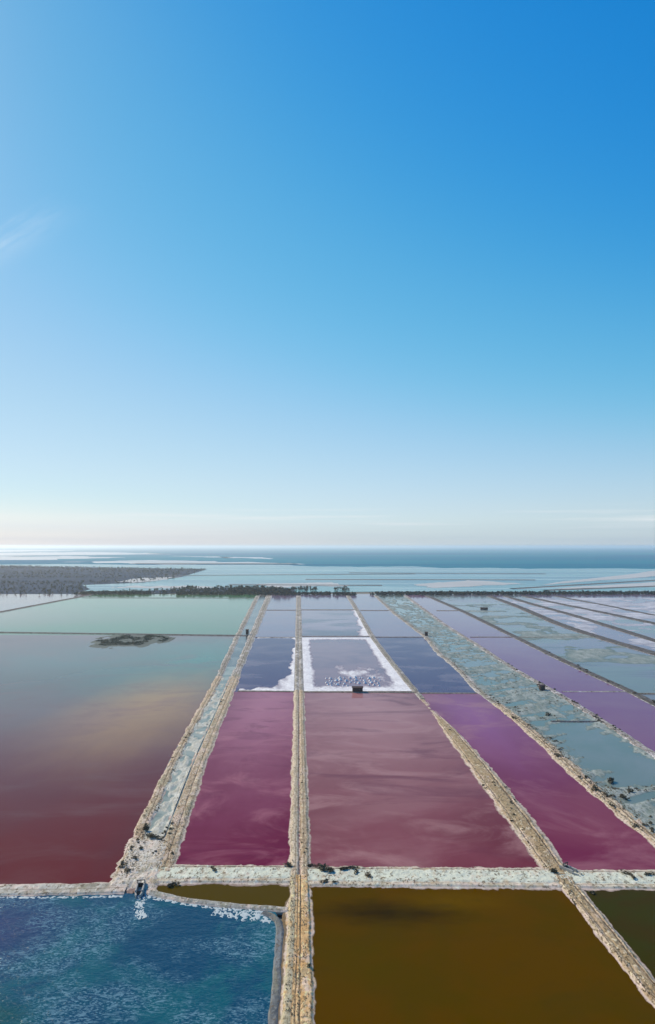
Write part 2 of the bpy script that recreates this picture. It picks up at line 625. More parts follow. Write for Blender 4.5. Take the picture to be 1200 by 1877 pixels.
# ------------------------------------------------------------------ the large setting: ground, sea, lagoon
m_ground = plain('wet_ground', (0.16, 0.15, 0.12), 0.8, 0.4, 0.01)
o = mesh_obj('ground', [(-60000, -400, -1.2), (60000, -400, -1.2), (60000, 3600, -1.2), (-60000, 3600, -1.2)], [(0, 1, 2, 3)], m_ground)
tag(o, 'damp flat ground under the salt works', 'ground', kind='structure')

m_sea = water('sea_water', (0.0, 0.125, 0.225), (0.0, 0.205, 0.26), (0.0006, (0.25, 1, 1), 0, 0.4, 0.62), rough=0.42, ripple=(0.06, 2.2), spec=0.0)
o = mesh_obj('sea', [(-150000, 2300, -0.6), (150000, 2300, -0.6), (150000, 150000, -0.6), (-150000, 150000, -0.6)], [(0, 1, 2, 3)], m_sea)
tag(o, 'deep teal blue sea reaching to the horizon', 'sea', kind='structure')

m_lag = water('lagoon_water', (0.07, 0.25, 0.235), (0.015, 0.13, 0.17), (0.0035, (0.22, 1, 1), 0.05, 0.42, 0.6), blobs=[(800, 1058, 420, 700, (0.0, 0.15, 0.22), 0.7)],
              streak=[(0.007, (0.12, 1, 1), 0.03, 0.48, 0.62, (0.26, 0.38, 0.38), 0.85), (0.011, (0.10, 1, 1), -0.04, 0.52, 0.64, (0.03, 0.12, 0.17), 0.7)], rough=0.2, spec=0.15)
LG = [(-1500, 1084), (2700, 1084), (2700, 1046), (1000, 1042), (520, 1036), (-1500, 1033)]
o = mesh_obj('lagoon', [(*q, -0.3) for q in ragged(LG, 860, 30, 2.6, 40)], [list(range(len(LG) * 40))], m_lag)
tag(o, 'pale turquoise lagoon between the dark tree belt and the sea', 'lagoon', kind='structure')

# ------------------------------------------------------------------ brine ponds
m_red = water('red_brine', (0.118, 0.008, 0.006), (0.105, 0.013, 0.012), (0.008, (1, 1, 1), 0, 0.4, 0.65),
              blobs=[(60, 1400, 110, 75, (0.12, 0.035, 0.038), 0.8), (100, 1300, 150, 110, (0.18, 0.105, 0.105), 0.85), (130, 1215, 240, 240, (0.10, 0.16, 0.14), 0.97), (370, 1205, 80, 190, (0.065, 0.21, 0.155), 0.9),  # far teal blobs paint the sky's reflection into the brine colour
                     (285, 1292, 52, 130, (0.42, 0.24, 0.08), 0.85), (170, 1320, 30, 60, (0.26, 0.14, 0.10), 0.5)],
              streak=[(0.012, (0.8, 1, 1), 0.4, 0.48, 0.70, (0.18, 0.085, 0.08), 0.45), (0.03, (0.6, 1, 1), -0.2, 0.5, 0.7, (0.15, 0.07, 0.065), 0.3)], rough=0.06, spec=0.09)  # streaks: soft cloud reflections painted into the red water
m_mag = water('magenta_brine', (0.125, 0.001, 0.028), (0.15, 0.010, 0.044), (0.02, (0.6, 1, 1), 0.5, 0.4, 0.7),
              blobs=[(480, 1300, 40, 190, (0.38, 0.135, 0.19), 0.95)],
              streak=[(0.035, (0.75, 1, 1), 0.5, 0.46, 0.70, (0.38, 0.14, 0.17), 0.55), (0.05, (0.6, 1, 1), 0.7, 0.50, 0.70, (0.10, 0.004, 0.03), 0.45)], rough=0.07, spec=0.05)  # pale streak paints cloud reflections into the magenta base colour
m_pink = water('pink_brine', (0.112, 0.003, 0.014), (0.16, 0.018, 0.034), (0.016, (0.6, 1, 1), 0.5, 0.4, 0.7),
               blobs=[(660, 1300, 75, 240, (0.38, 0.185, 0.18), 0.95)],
               streak=[(0.014, (0.8, 1, 1), 0.3, 0.44, 0.68, (0.36, 0.18, 0.18), 0.30), (0.035, (0.7, 1, 1), -0.5, 0.44, 0.70, (0.40, 0.21, 0.20), 0.55), (0.04, (0.45, 1, 1), -0.3, 0.50, 0.70, (0.10, 0.012, 0.03), 0.5)], rough=0.07, spec=0.06)  # pale wisps are reflected clouds, painted into the brine colour
m_mag2 = water('violet_pink_brine', (0.15, 0.009, 0.038), (0.19, 0.030, 0.056), (0.012, (1, 1, 1), 0, 0.4, 0.65),
               blobs=[(870, 1310, 34, 130, (0.25, 0.06, 0.185), 0.9)], streak=[(0.03, (0.7, 1, 1), 0.6, 0.44, 0.70, (0.33, 0.13, 0.15), 0.6)], rough=0.06, spec=0.08)  # streak stands for cloud reflection, put into the water colour
m_brown = water('brown_brine', (0.078, 0.037, 0.0), (0.066, 0.037, 0.0), (0.035, (1, 1, 1), 0, 0.42, 0.62),
                blobs=[(720, 1672, 22, 8, (0.012, 0.008, 0.003), 1.0), (830, 1652, 18, 7, (0.11, 0.058, 0.0), 0.8), (640, 1760, 14, 14, (0.058, 0.040, 0.0), 0.6)], streak=[(0.05, (0.7, 1, 1), 0.2, 0.5, 0.7, (0.055, 0.034, 0.003), 0.4)], rough=0.09, spec=0.0)
m_olive = water('olive_brine', (0.068, 0.043, 0.0), rough=0.06, spec=0.02)
m_green = water('dark_green_brine', (0.032, 0.032, 0.001), (0.04, 0.025, 0.001), (0.05, (1, 1, 1), 0, 0.4, 0.65), rough=0.06, spec=0.02)
m_blue = water('blue_water', (0.002, 0.05, 0.105), (0.003, 0.085, 0.115), (0.035, (1, 1, 1), 0.4, 0.42, 0.60),
               blobs=[(-30, 1712, 20, 22, (0.045, 0.03, 0.12), 0.75), (-20, 1866, 11, 7, (0.004, 0.075, 0.05), 0.7)],
               rough=0.15, ripple=(1.5, 0.16), fleck=(2.1, 0.51, 0.66, (0.15, 0.28, 0.345)), spec=0.12)
m_greenpale = water('pale_green_brine', (0.055, 0.17, 0.065), (0.09, 0.16, 0.075), (0.004, (0.6, 1, 1), 0, 0.4, 0.65),
                    blobs=[(0, 1130, 130, 200, (0.24, 0.17, 0.13), 0.7)], rough=0.1, spec=0.1)
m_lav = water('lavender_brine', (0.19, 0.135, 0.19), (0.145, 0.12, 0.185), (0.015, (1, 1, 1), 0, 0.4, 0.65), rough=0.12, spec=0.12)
m_lavd = water('mottled_lavender_brine', (0.25, 0.18, 0.22), (0.075, 0.06, 0.095), (0.016, (0.6, 1, 1), 0.1, 0.44, 0.62), rough=0.12, spec=0.12)
m_grey = water('grey_lavender_brine', (0.235, 0.155, 0.18), (0.175, 0.12, 0.155), (0.02, (0.7, 1, 1), 0, 0.42, 0.65), rough=0.1, spec=0.10)
m_ind = water('indigo_brine', (0.05, 0.032, 0.10), (0.12, 0.09, 0.145), (0.03, (0.7, 1, 1), 0.3, 0.46, 0.66), rough=0.1, spec=0.06)
m_teal = water('teal_marsh_water', (0.12, 0.165, 0.14), (0.165, 0.19, 0.18), (0.02, (1, 0.5, 1), -0.8, 0.4, 0.65), rough=0.12, spec=0.25)
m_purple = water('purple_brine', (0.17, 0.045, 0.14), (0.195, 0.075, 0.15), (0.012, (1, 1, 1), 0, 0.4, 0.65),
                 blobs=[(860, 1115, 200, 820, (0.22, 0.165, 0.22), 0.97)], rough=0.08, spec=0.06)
m_palet = water('pale_teal_brine', (0.15, 0.175, 0.165), (0.17, 0.15, 0.19), (0.01, (0.6, 1, 1), 0.2, 0.42, 0.62), streak=[(0.02, (0.3, 1, 1), 0.45, 0.5, 0.66, (0.07, 0.075, 0.085), 0.7)], rough=0.14, spec=0.12)
m_canal = water('milky_canal_water', (0.30, 0.33, 0.28), (0.17, 0.21, 0.185), (0.06, (1, 1, 1), 0, 0.42, 0.62), rough=0.2, spec=0.1)
m_rose = water('dusty_rose_brine', (0.27, 0.17, 0.155), (0.21, 0.16, 0.165), (0.01, (0.4, 1, 1), 0, 0.4, 0.65), rough=0.14, spec=0.3)

pond('big red brine pond filling the left side, with teal sky reflection painted in towards its far bank', -700.0, ('canal_left', 2.5), (1632, 1629), (1160, 1165), m_red)
pond('pale green pond behind the big red pond', -1400.0, ('canal_left', 4), (1160, 1165), 1089, m_greenpale)
m_canal2 = water('dark_canal_water', (0.08, 0.09, 0.085), (0.17, 0.18, 0.16), (0.05, (1, 0.5, 1), 0, 0.45, 0.62), rough=0.15, spec=0.15)
pond('milky pale canal between the two banks left of the pink ponds', ('canal_left', 1), ('canal_right', -4), 1605, 1222, m_canal)
pond('dark far stretch of the canal towards the tree belt', ('canal_left', 1), ('canal_right', -4), 1222, 1092, m_canal2)
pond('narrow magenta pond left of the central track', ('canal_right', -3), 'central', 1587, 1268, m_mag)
pond('dark indigo pan with salt along its right side', ('canal_right', -3), 'central', 1268, 1168, m_ind)
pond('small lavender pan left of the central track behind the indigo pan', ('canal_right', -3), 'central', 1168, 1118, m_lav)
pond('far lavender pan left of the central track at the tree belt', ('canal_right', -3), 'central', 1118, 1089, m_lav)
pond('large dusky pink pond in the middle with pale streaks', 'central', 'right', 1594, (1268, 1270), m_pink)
pond('grey lavender pan rimmed with white salt', 'central', 'right', (1268, 1270), 1168, m_grey)
pond('mottled lavender pan behind the white rimmed pan', 'central', 'right', 1168, 1118, m_lavd)
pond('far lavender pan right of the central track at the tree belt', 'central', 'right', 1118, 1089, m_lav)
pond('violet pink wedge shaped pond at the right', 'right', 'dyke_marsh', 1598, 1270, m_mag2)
pond('dark indigo wedge pan behind the violet pink pond', 'right', 'dyke_marsh', 1270, 1168, m_ind)
pond('pale grey wedge pan near the tree belt', 'right', 'dyke_marsh', 1168, 1089, m_lav)
pond('teal marsh channel with pale mud streaks', 'dyke_marsh', 'dyke_purple', 1600, 1089, m_teal)
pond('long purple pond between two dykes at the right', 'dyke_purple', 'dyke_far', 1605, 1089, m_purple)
pond('pale teal flats beyond the purple pond', 'dyke_far', 'row_a', 1420, 1089, m_palet)
pond('lavender strip pan between the far dark dykes', 'row_a', 'row_b', 1390, 1089, m_lav)
pond('pale strip pan behind the dark dykes at the right edge', 'row_b', 'row_c', 1310, 1089, m_palet)
pond('lavender grey pan in the far right corner of the works', 'row_c', 2600.0, 1240, 1089, m_lav)

poly_pond('deep blue rippled pond in the lower left corner',
          [(-700, 2400), (520, 2400), (506, 1877), (512, 1690), (505, 1672), (400, 1656), (285, 1640), (200, 1636), (-400, 1640)], m_blue, 0.02)
poly_pond('narrow olive pond wedged above the blue pond', [(266, 1618), (540, 1612), (540, 1672), (420, 1664), (330, 1652), (285, 1640)], m_olive, -0.02)
poly_pond('still dark brown pond at the bottom middle', [(548, 2400), (1700, 2400), (1232, 1877), (1175, 1802), (1057, 1640), (1040, 1620), (550, 1615)], m_brown)
poly_pond('dark green pond at the lower right edge', [(1700, 2400), (2100, 2400), (1800, 1622), (1046, 1622), (1057, 1640), (1175, 1802), (1232, 1877)], m_green)
poly_pond('dusty rose pan at the far left beyond the dark dyke', [(-900, 1180), (-300, 1180), (0, 1123), (170, 1089), (-900, 1089)], m_rose, 0.03)

# ------------------------------------------------------------------ banks and dykes
s_main = soil('track_earth', ruts=[(0.0, 0.15, 1.0), (-0.36, 0.06, 0.6), (0.40, 0.07, 0.6)], strips=[(-0.8, -0.16, (0.55, 0.46, 0.33), 0.8), (0.16, 0.75, (0.44, 0.34, 0.22), 0.6)], vegamt=0.45)
s_near = soil('near_track_earth', wet=(0.10, 0.07, 0.035), tan=(0.50, 0.30, 0.125), pale=(0.66, 0.46, 0.24), ruts=[(0.08, 0.06, 0.95), (-0.14, 0.06, 0.8), (-0.32, 0.05, 0.5)],
              strips=[(-0.95, -0.36, (0.42, 0.38, 0.26), 0.9)], vegamt=0.4)
s_right = soil('right_bank_earth', tan=(0.36, 0.25, 0.14), pale=(0.56, 0.45, 0.31), ruts=[(0.42, 0.09, 1.0), (-0.55, 0.06, 0.7)], strips=[(-0.45, 0.32, (0.33, 0.23, 0.11), 0.7)], vegamt=0.55)
s_canal = soil('canal_bank_earth', tan=(0.34, 0.24, 0.145), ruts=[(0.0, 0.12, 0.8)], vegamt=0.6, veg=(0.12, 0.085, 0.04))
s_cross = soil('cross_bank_earth', wet=(0.22, 0.15, 0.12), tan=(0.42, 0.33, 0.22), pale=(0.60, 0.54, 0.42), ruts=[(-0.70, 0.05, 0.6), (0.58, 0.05, 0.5)], strips=[(-0.60, 0.46, (0.60, 0.63, 0.50), 0.85)], vegamt=0.4, palebias=0.48, fine=0.6)
s_hazed = soil('haze_greyed_earth', wet=(0.13, 0.125, 0.13), tan=(0.19, 0.165, 0.13), pale=(0.36, 0.33, 0.28), dark=(0.07, 0.06, 0.05), salt=(0.56, 0.52, 0.48), ruts=[(0.0, 0.14, 0.7)], vegamt=0.6, veg=(0.09, 0.09, 0.05), fine=0.6)  # same earth as the near banks, with distance haze put into its colour
s_dyke = soil('dyke_earth', tan=(0.17, 0.14, 0.115), pale=(0.36, 0.32, 0.29), dark=(0.045, 0.036, 0.034), salt=(0.62, 0.58, 0.57), vegamt=0.7, veg=(0.08, 0.085, 0.05), fine=0.7)
s_thin = soil('thin_dyke_earth', wet=(0.09, 0.075, 0.07), tan=(0.17, 0.14, 0.10), pale=(0.26, 0.22, 0.17), dark=(0.05, 0.04, 0.03), salt=(0.35, 0.3, 0.26), vegamt=0.6, veg=(0.06, 0.06, 0.03), fine=0.6, patchy=False)
s_dark = soil('dark_dyke_earth', wet=(0.08, 0.08, 0.085), tan=(0.065, 0.06, 0.055), pale=(0.13, 0.12, 0.115), dark=(0.03, 0.03, 0.03), salt=(0.5, 0.48, 0.48), vegamt=0.8, veg=(0.04, 0.05, 0.03), fine=0.5, patchy=False)


def line(name, y0, y1, n=16, off=0.0):
    Y = np.linspace(depth(y0), depth(y1), n)
    return np.c_[lx(name, Y, off), Y]


def row(x0, y0, x1, y1):
    return np.array([P(x0, y0), P((x0 + x1) / 2, (y0 + y1) / 2), P(x1, y1)])


s_canal2 = soil('ditched_bank_earth', tan=(0.34, 0.24, 0.145), dark=(0.085, 0.06, 0.036), ruts=[(-0.70, 0.13, 1.0), (0.15, 0.07, 0.7)], vegamt=0.6, veg=(0.12, 0.085, 0.04))
# the wide pale cross bank, in pieces between the tracks
bank('embankment', 'wide pale salty bank between the central track and the right track', row(556, 1607, 1046, 1610), 16.5, 0.75, s_cross, seed=3, shoulder=0.78, grooves=[(-0.68, 0.05, 0.25), (0.5, 0.06, 0.2)])
bank('embankment', 'wide pale salty bank running off the right edge', row(1034, 1612, 1900, 1620), 15.5, 0.8, s_cross, seed=4, shoulder=0.78, grooves=[(-0.68, 0.05, 0.25), (0.45, 0.06, 0.2)])
bank('embankment', 'pale salty bank between the magenta pond and the olive pond', row(262, 1603, 540, 1603), 15.5, 0.8, s_cross, seed=5, shoulder=0.76, grooves=[(-0.66, 0.05, 0.25), (0.5, 0.05, 0.2)])
bank('embankment', 'low pale bank between the big red pond and the blue pond', np.array([P(-500, 1634), P(-100, 1633), P(120, 1631), P(232, 1628)]), 9.0, 0.7, soil('pale_bank', tan=(0.28, 0.25, 0.19), pale=(0.50, 0.48, 0.41), vegamt=0.35, palebias=0.49, fine=0.6, ruts=[(0.1, 0.12, 0.4)]), seed=6, shoulder=0.7)
# central track
bank('track', 'central dirt track between the magenta and dusky pink ponds', line('central', 1622, 1266, 24), [(200, 7.6), (260, 8.6), (400, 8.2), (700, 9.5), (1500, 12)], 1.05, s_main, grooves=[(0.0, 0.13, 0.55)], seed=8, shoulder=0.62)
bank('track', 'haze-greyed far stretch of the central track up to the tree belt', line('central', 1270, 1092, 24), [(500, 8.0), (700, 8.6), (1500, 11)], 0.8, s_hazed, grooves=[(0.0, 0.15, 0.4)], seed=7, shoulder=0.6)
bank('track', 'near stretch of the central dirt track beside the blue and brown ponds', np.array([P(545, 2300), P(545, 1877), P(548, 1760), P(549, 1640), P(549, 1606)]), [(90, 9.6), (153, 9.6), (190, 8.2), (230, 7.6)], 1.2, s_near, grooves=[(0.1, 0.06, 0.22), (-0.14, 0.05, 0.16), (-0.36, 0.05, 0.12)], seed=9, shoulder=0.66)
# right track
bank('track', 'right hand earth bank between the pink and violet pink ponds', line('right', 1606, 1276, 30), [(220, 10.0), (270, 12.0), (330, 12.5), (400, 9.0), (440, 6.0), (520, 6.5), (700, 7.5), (1400, 10)], 1.1, s_right, grooves=[(0.45, 0.07, 0.3), (-0.55, 0.06, 0.25)], seed=12, bumps=0.3, sunk=[(452, 34, 0.60)])
bank('embankment', 'haze-greyed far stretch of the right hand bank beside the white rimmed pan', line('right', 1282, 1092, 20), [(470, 4.0), (520, 6.0), (700, 7), (1400, 10)], 0.75, s_hazed, seed=11)
bank('track', 'near right hand dirt track between the brown and green ponds', line('right', 2150, 1608, 12), 6.8, 1.15, s_right, grooves=[(0.4, 0.07, 0.25), (-0.2, 0.06, 0.2)], seed=13, bumps=0.26)
# canal banks
bank('embankment', 'pinkish bank along the big red pond, left side of the milky canal', line('canal_left', 1604, 1240, 20, 3.2), [(220, 6.4), (300, 5.2), (600, 6.5), (1400, 10)], 0.95, s_canal, seed=15, bumps=0.3, wob=1.2)
bank('embankment', 'sandy bank along the magenta pond, right side of the milky canal', line('canal_right', 1600, 1240, 20, -4.4), [(220, 9.6), (330, 8.4), (600, 9.5), (1400, 15)], 0.95, s_canal2, grooves=[(-0.70, 0.10, 0.5), (0.15, 0.06, 0.2)], seed=16, bumps=0.26, wob=0.9)
bank('embankment', 'haze-greyed far bank on the left side of the milky canal', line('canal_left', 1244, 1092, 20, 3.2), [(540, 6.0), (800, 7.0), (1400, 10)], 0.75, s_hazed, seed=25, wob=1.4)
bank('embankment', 'haze-greyed far bank on the right side of the milky canal', line('canal_right', 1244, 1092, 20, -4.4), [(540, 8.0), (800, 9.0), (1400, 14)], 0.75, s_hazed, seed=26, wob=1.4, grooves=[(-0.3, 0.1, 0.3)])
# dykes at the right
bank('embankment', 'pink edged scrubby dyke between the violet pink pond and the teal marsh', line('dyke_marsh', 1600, 1290, 24, 1.5), [(220, 8), (330, 9), (500, 7.5), (900, 8), (1400, 10)], 0.95, s_canal, grooves=[(-0.3, 0.08, 0.3)], seed=18, bumps=0.3, wob=1.0)
bank('embankment', 'haze-greyed far dyke between the indigo wedge pan and the marsh', line('dyke_marsh', 1296, 1092, 24, 1.5), [(450, 7), (900, 7), (1400, 9)], 0.75, s_hazed, seed=27, wob=1.2)
bank('embankment', 'pale salted dyke along the left side of the purple pond', line('dyke_purple', 1600, 1092, 24, -0.5), [(220, 7), (400, 6.5), (900, 7.5), (1400, 9)], 1.0, s_dyke, seed=19, bumps=0.3)
bank('embankment', 'dark dyke along the right side of the purple pond', line('dyke_far', 1560, 1092, 24, 1), [(300, 7), (600, 9), (1400, 14)], 1.6, s_dark, seed=20, bumps=0.3)
for nm, lab, hh, ww in (('row_a', 'thick dark dyke beyond the pale teal flats', 1.6, 13), ('row_b', 'dark dyke next outward from the thick one', 1.5, 12),
                        ('row_c', 'thin dark dyke meeting the right edge of the works', 1.5, 12), ('row_d', 'outermost faint dyke at the far right', 1.2, 9)):
    bank('embankment', lab, line(nm, 1380 if nm[-1] in 'ab' else 1230, 1093, 12), ww * 1.35, hh * 1.4, s_dark, seed=23 + ord(nm[-1]), bumps=0.4)

# thin cross dykes
def thin(label, x0, y0, x1, y1, wd=3.6, hh=0.9, mat=None, seed=40):
    return bank('dyke', label, row(x0, y0, x1, y1), wd, hh, mat or s_thin, seed=seed, bumps=0.15, wob=0.4, shoulder=0.45, nmax=12)


thin('thin brown dyke between the magenta pond and the indigo pan', 436, 1267, 540, 1268, seed=41)
thin('thin brown dyke between the dusky pink pond and the white rimmed pan', 556, 1268.5, 762, 1269.5, seed=42)
thin('thin dyke behind the violet pink pond', 760, 1271, 874, 1271, 3.2, 0.7, seed=43)
thin('long dark dyke across the far side of the big red pond', -700, 1150, 452, 1165.5, 9, 1.5, s_dark, 44)
thin('thin dyke between the indigo and lavender pans', 466, 1168.5, 542, 1168.5, 4, 0.9, seed=45)
thin('thin dyke behind the white rimmed pan', 553, 1166.5, 684, 1166.5, 4.5, 0.9, seed=46)
thin('thin dyke behind the indigo wedge pan', 686, 1168, 778, 1168, 4.5, 0.9, seed=47)
thin('thin dyke across the purple pond where it turns lavender', 862, 1168, 942, 1168, 4.5, 1.0, seed=48)
thin('thin dyke across the pale teal flats', 944, 1168.5, 1088, 1168, 4.5, 1.0, seed=49)
thin('far thin dyke left of the central track', 488, 1118.5, 543, 1118.5, 7, 1.2, seed=50)
thin('far thin dyke right of the central track', 552, 1118, 655, 1118, 7, 1.2, seed=51)
thin('far thin dyke across the pale grey wedge pan', 660, 1119, 713, 1119, 7, 1.2, seed=52)
thin('far thin dyke across the lavender end of the purple pond', 800, 1119.5, 845, 1119.5, 7, 1.2, seed=53)
thin('pale thin dyke across the purple pond', 1030, 1268, 1150, 1268, 3.2, 0.55, s_dyke, 54)
thin('dark thin dyke at the right edge beyond the purple pond', 1166, 1272, 1420, 1273, 3.6, 1.1, seed=55)
thin('dark thin dyke across the teal marsh channel', 1010, 1323, 1098, 1323, 3.0, 1.0, s_dark, 56)
thin('dark slanting dyke between the pale green pond and the rose pan', -330, 1185, 168, 1090, 12, 2.0, s_dark, 57)
thin('dark straight dyke behind the pale green pond', 150, 1096, 470, 1096.5, 9, 1.0, s_dark, 58)
bank('embankment', 'grey muddy bank between the olive pond and the blue pond', np.array([P(262, 1634), P(290, 1640), P(340, 1651), P(420, 1660), P(500, 1666), P(532, 1668)]), 3.6, 0.5,
     soil('muddy_bank', wet=(0.10, 0.11, 0.10), tan=(0.22, 0.22, 0.19), pale=(0.36, 0.36, 0.32), vegamt=0.2, saltz=(0.0, 0.3)), seed=61, wob=0.5)
bank('embankment', 'grey wet shelf between the blue pond and the central track', np.array([P(497, 2300), P(500, 1877), P(508, 1760), P(512, 1708), P(509, 1690), P(498, 1679), P(482, 1673)]), 2.4, 0.28,
     soil('wet_shelf', wet=(0.05, 0.075, 0.09), tan=(0.085, 0.095, 0.10), pale=(0.17, 0.175, 0.165), vegamt=0.3, salt=(0.2, 0.21, 0.21)), seed=62, wob=0.5, bumps=0.1)

# ------------------------------------------------------------------ salt crusts and mud flats
def wetland(name, dry0, dry1, wet, zlo, zhi, sc, speck=None, speckamt=0.7, stretch=(1, 0.6, 1), rot=0.0):
    n = NT(name)
    f = n.noise(sc, 6, 0.72, stretch, rot)
    g = n.noise(sc * 4, 4, 0.72, stretch, rot)
    c = n.mix(n.ramp(n.math('ADD', n.math('MULTIPLY', f, 0.6), n.math('MULTIPLY', g, 0.4)), 0.38, 0.60), dry0, dry1)
    if speck:
        c = n.mix(n.math('MULTIPLY', n.ramp(g, 0.54, 0.64), speckamt), c, speck)
    Z = n.position()[3]
    zz = n.math('ADD', Z, n.math('MULTIPLY', n.math('SUBTRACT', g, 0.5), 0.10))
    c = n.mix(n.ramp(zz, zhi, zlo), c, wet)
    n.set(n.b.inputs['Base Color'], c)
    n.b.inputs['Roughness'].default_value = 0.6
    n.b.inputs['Specular IOR Level'].default_value = 0.25
    n.bump(g, 0.15)
    return n.m


m_salt = wetland('salt_crust', (0.60, 0.56, 0.55), (0.82, 0.79, 0.76), (0.24, 0.20, 0.24), 0.0, 0.14, 0.12)
m_mud = wetland('pale_mud', (0.14, 0.17, 0.135), (0.36, 0.38, 0.335), (0.12, 0.165, 0.145), -0.02, 0.22, 0.14, (0.06, 0.07, 0.04), 0.8, (1, 0.35, 1), -0.9)


def h_rim(X, Y, U, V):
    wdt = lx('right', Y) - lx('central', Y)
    dl = U * wdt - 4.0
    dr = (1 - U) * wdt - 3.2
    dn = V * (depth(1168) - depth(1268))
    df = (1 - V) * (depth(1168) - depth(1268))
    nz_ = fbm(X / 7, Y / 14, 301)
    h = np.maximum.reduce([1 - dl / (2.6 + 5 * nz_), 1 - dr / (3.2 + 7 * nz_ * (1.3 - V)), 1 - dn / (8 + 24 * nz_), 1 - df / (12 + 16 * nz_)])
    # raked salt in the near part of the pan, deepest in the middle
    hump = 0.75 - V / (0.14 + 0.30 * np.exp(-((U - 0.60) / 0.26) ** 2)) + (fbm(X / 9, Y / 20, 311) - 0.5) * 1.5
    hole = np.exp(-((U - 0.42) / 0.25) ** 2 - ((V - 0.10) / 0.07) ** 2) * 1.5
    h = np.maximum(h, hump - hole)
    return np.clip(h, -1, 1) * 0.25 + (fbm(X / 1.5, Y / 3, 305) - 0.5) * 0.12


flat('salt_crust', 'white salt crust rimming the grey lavender pan', 'central', 'right', 1267.5, 1169, h_rim, m_salt, nx=110, inset=(3.5, 2.5))


def h_b2(X, Y, U, V):
    nz_ = fbm(X / 6, Y / 14, 401)
    h = 1 - (1 - U) / (0.06 + 0.28 * np.exp(-(V / 0.16) ** 2) + 0.16 * (nz_ - 0.3)) 
    h = np.maximum(h, 1 - V / (0.02 + 0.10 * (nz_ - 0.2)) * (1.9 - U))
    h = np.maximum(h, 1 - (1 - V) / 0.03 - (fbm(X / 9, Y / 9, 403) - 0.3) * 2)
    h = np.where((V > 0.72) & (V < 0.97), h - 0.8, h)
    return np.clip(h, -1, 1) * 0.25 + (nz_ - 0.5) * 0.2


flat('salt_crust', 'white salt patch beside the central track in the indigo pan', 'canal_right', 'central', 1267, 1169, h_b2, m_salt, nx=60, inset=(2, 3.5))


def h_c3(X, Y, U, V):
    h = 1 - (1 - U) / (0.02 + 0.2 * np.clip(fbm(X / 15, Y / 30, 411) - 0.35, 0, 1) + 0.10 * np.exp(-(V / 0.2) ** 2))
    return np.clip(h, -1, 1) * 0.25 + (fbm(X / 5, Y / 9, 412) - 0.5) * 0.2


flat('salt_crust', 'white salt strip at the right side of the mottled lavender pan', 'central', 'right', 1166, 1119, h_c3, m_salt, nx=60, inset=(4, 3))


def h_marsh(X, Y, U, V):
    a = -1.05
    q = X * math.cos(a) + Y * math.sin(a)
    r = -X * math.sin(a) + Y * math.cos(a)
    n1 = fbm(q / 5.0, r / 30.0, 501, 6)
    n3 = fbm(X / 3.0, Y / 6.0, 507, 3)
    e = np.minimum(U, 1 - U)
    h = (n1 - 0.46) * 1.2 + (n3 - 0.5) * 0.55 + (fbm(X / 1.3, Y / 2.6, 509, 3) - 0.5) * 0.22 + np.clip(0.16 - e, 0, 1) * 2.2
    near = np.clip((420 - Y) / 120, 0, 1)
    pool = np.exp(-(((U - 0.55) / 0.27) ** 2)) * np.exp(-((Y - 355) / 48) ** 2)
    h = h - pool * 0.9 + near * 0.10 + np.clip((285 - Y) / 25, 0, 1) * 0.35
    return np.clip(h, -0.5, 0.45)


flat('mud_flat', 'pale streaked mud rising out of the teal marsh channel', 'dyke_marsh', 'dyke_purple', 1595, 1095, h_marsh, m_mud, 'mud flat', nx=130, inset=(2, 1))


def h_pale(X, Y, U, V):
    n1 = fbm(X / 60.0, Y / 40.0, 521, 5)
    e = np.minimum(U, 1 - U)
    return np.clip((n1 - 0.60) * 1.8 + (fbm(X / 12, Y / 16, 523) - 0.5) * 0.5 + np.clip(0.08 - e, 0, 1) * 4 + np.clip((470 - Y) / 200, 0, 0.3), -0.4, 0.4)


flat('mud_flat', 'grey mud patches on the pale teal flats', 'dyke_far', 'row_a', 1400, 1095, h_pale, m_mud, 'mud flat', nx=80)


m_grey_flat = wetland('grey_salt_flat', (0.30, 0.29, 0.31), (0.62, 0.60, 0.61), (0.24, 0.235, 0.27), -0.04, 0.16, 0.05, (0.09, 0.09, 0.10), 0.7, (0.35, 1, 1), 0.5)


def h_strip(X, Y, U, V):
    q, r = X * 0.35 + Y, X - 0.35 * Y
    return np.clip((fbm(r / 30.0, q / 26.0, 531, 5) - 0.49) * 1.8 + np.clip(0.2 - U, 0, 1) * 0.9, -0.4, 0.35)


flat('salt_flat', 'whitish salt streaks on the far right strip pans', 'row_b', 'row_c', 1300, 1096, h_strip, m_grey_flat, nx=50)
flat('salt_flat', 'whitish salt streaks in the far right corner pan', 'row_c', 1700.0, 1230, 1096, h_strip, m_grey_flat, nx=60)
flat('salt_flat', 'whitish salt streak between the two dark far dykes', 'row_a', 'row_b', 1300, 1096, h_strip, m_grey_flat, nx=40)


def h_canal(X, Y, U, V):
    return np.clip((fbm(X / 3.0, Y / 8.0, 541, 5) - 0.42) * 1.3 + np.clip(0.15 - np.minimum(U, 1 - U), 0, 1) * 1.5 + np.clip((262 - Y) / 30, 0, 0.5) - np.clip((Y - 480) / 120, 0, 1) * 0.5, -0.4, 0.4)


m_silt = wetland('pale_silt', (0.33, 0.31, 0.23), (0.58, 0.57, 0.49), (0.27, 0.30, 0.255), 0.0, 0.12, 0.35, (0.13, 0.095, 0.055), 0.85)
flat('mud_flat', 'whitish silt drying in the milky canal', 'canal_left', 'canal_right', 1606, 1215, h_canal, m_silt, 'mud flat', nx=60, inset=(4.5, 7.5))


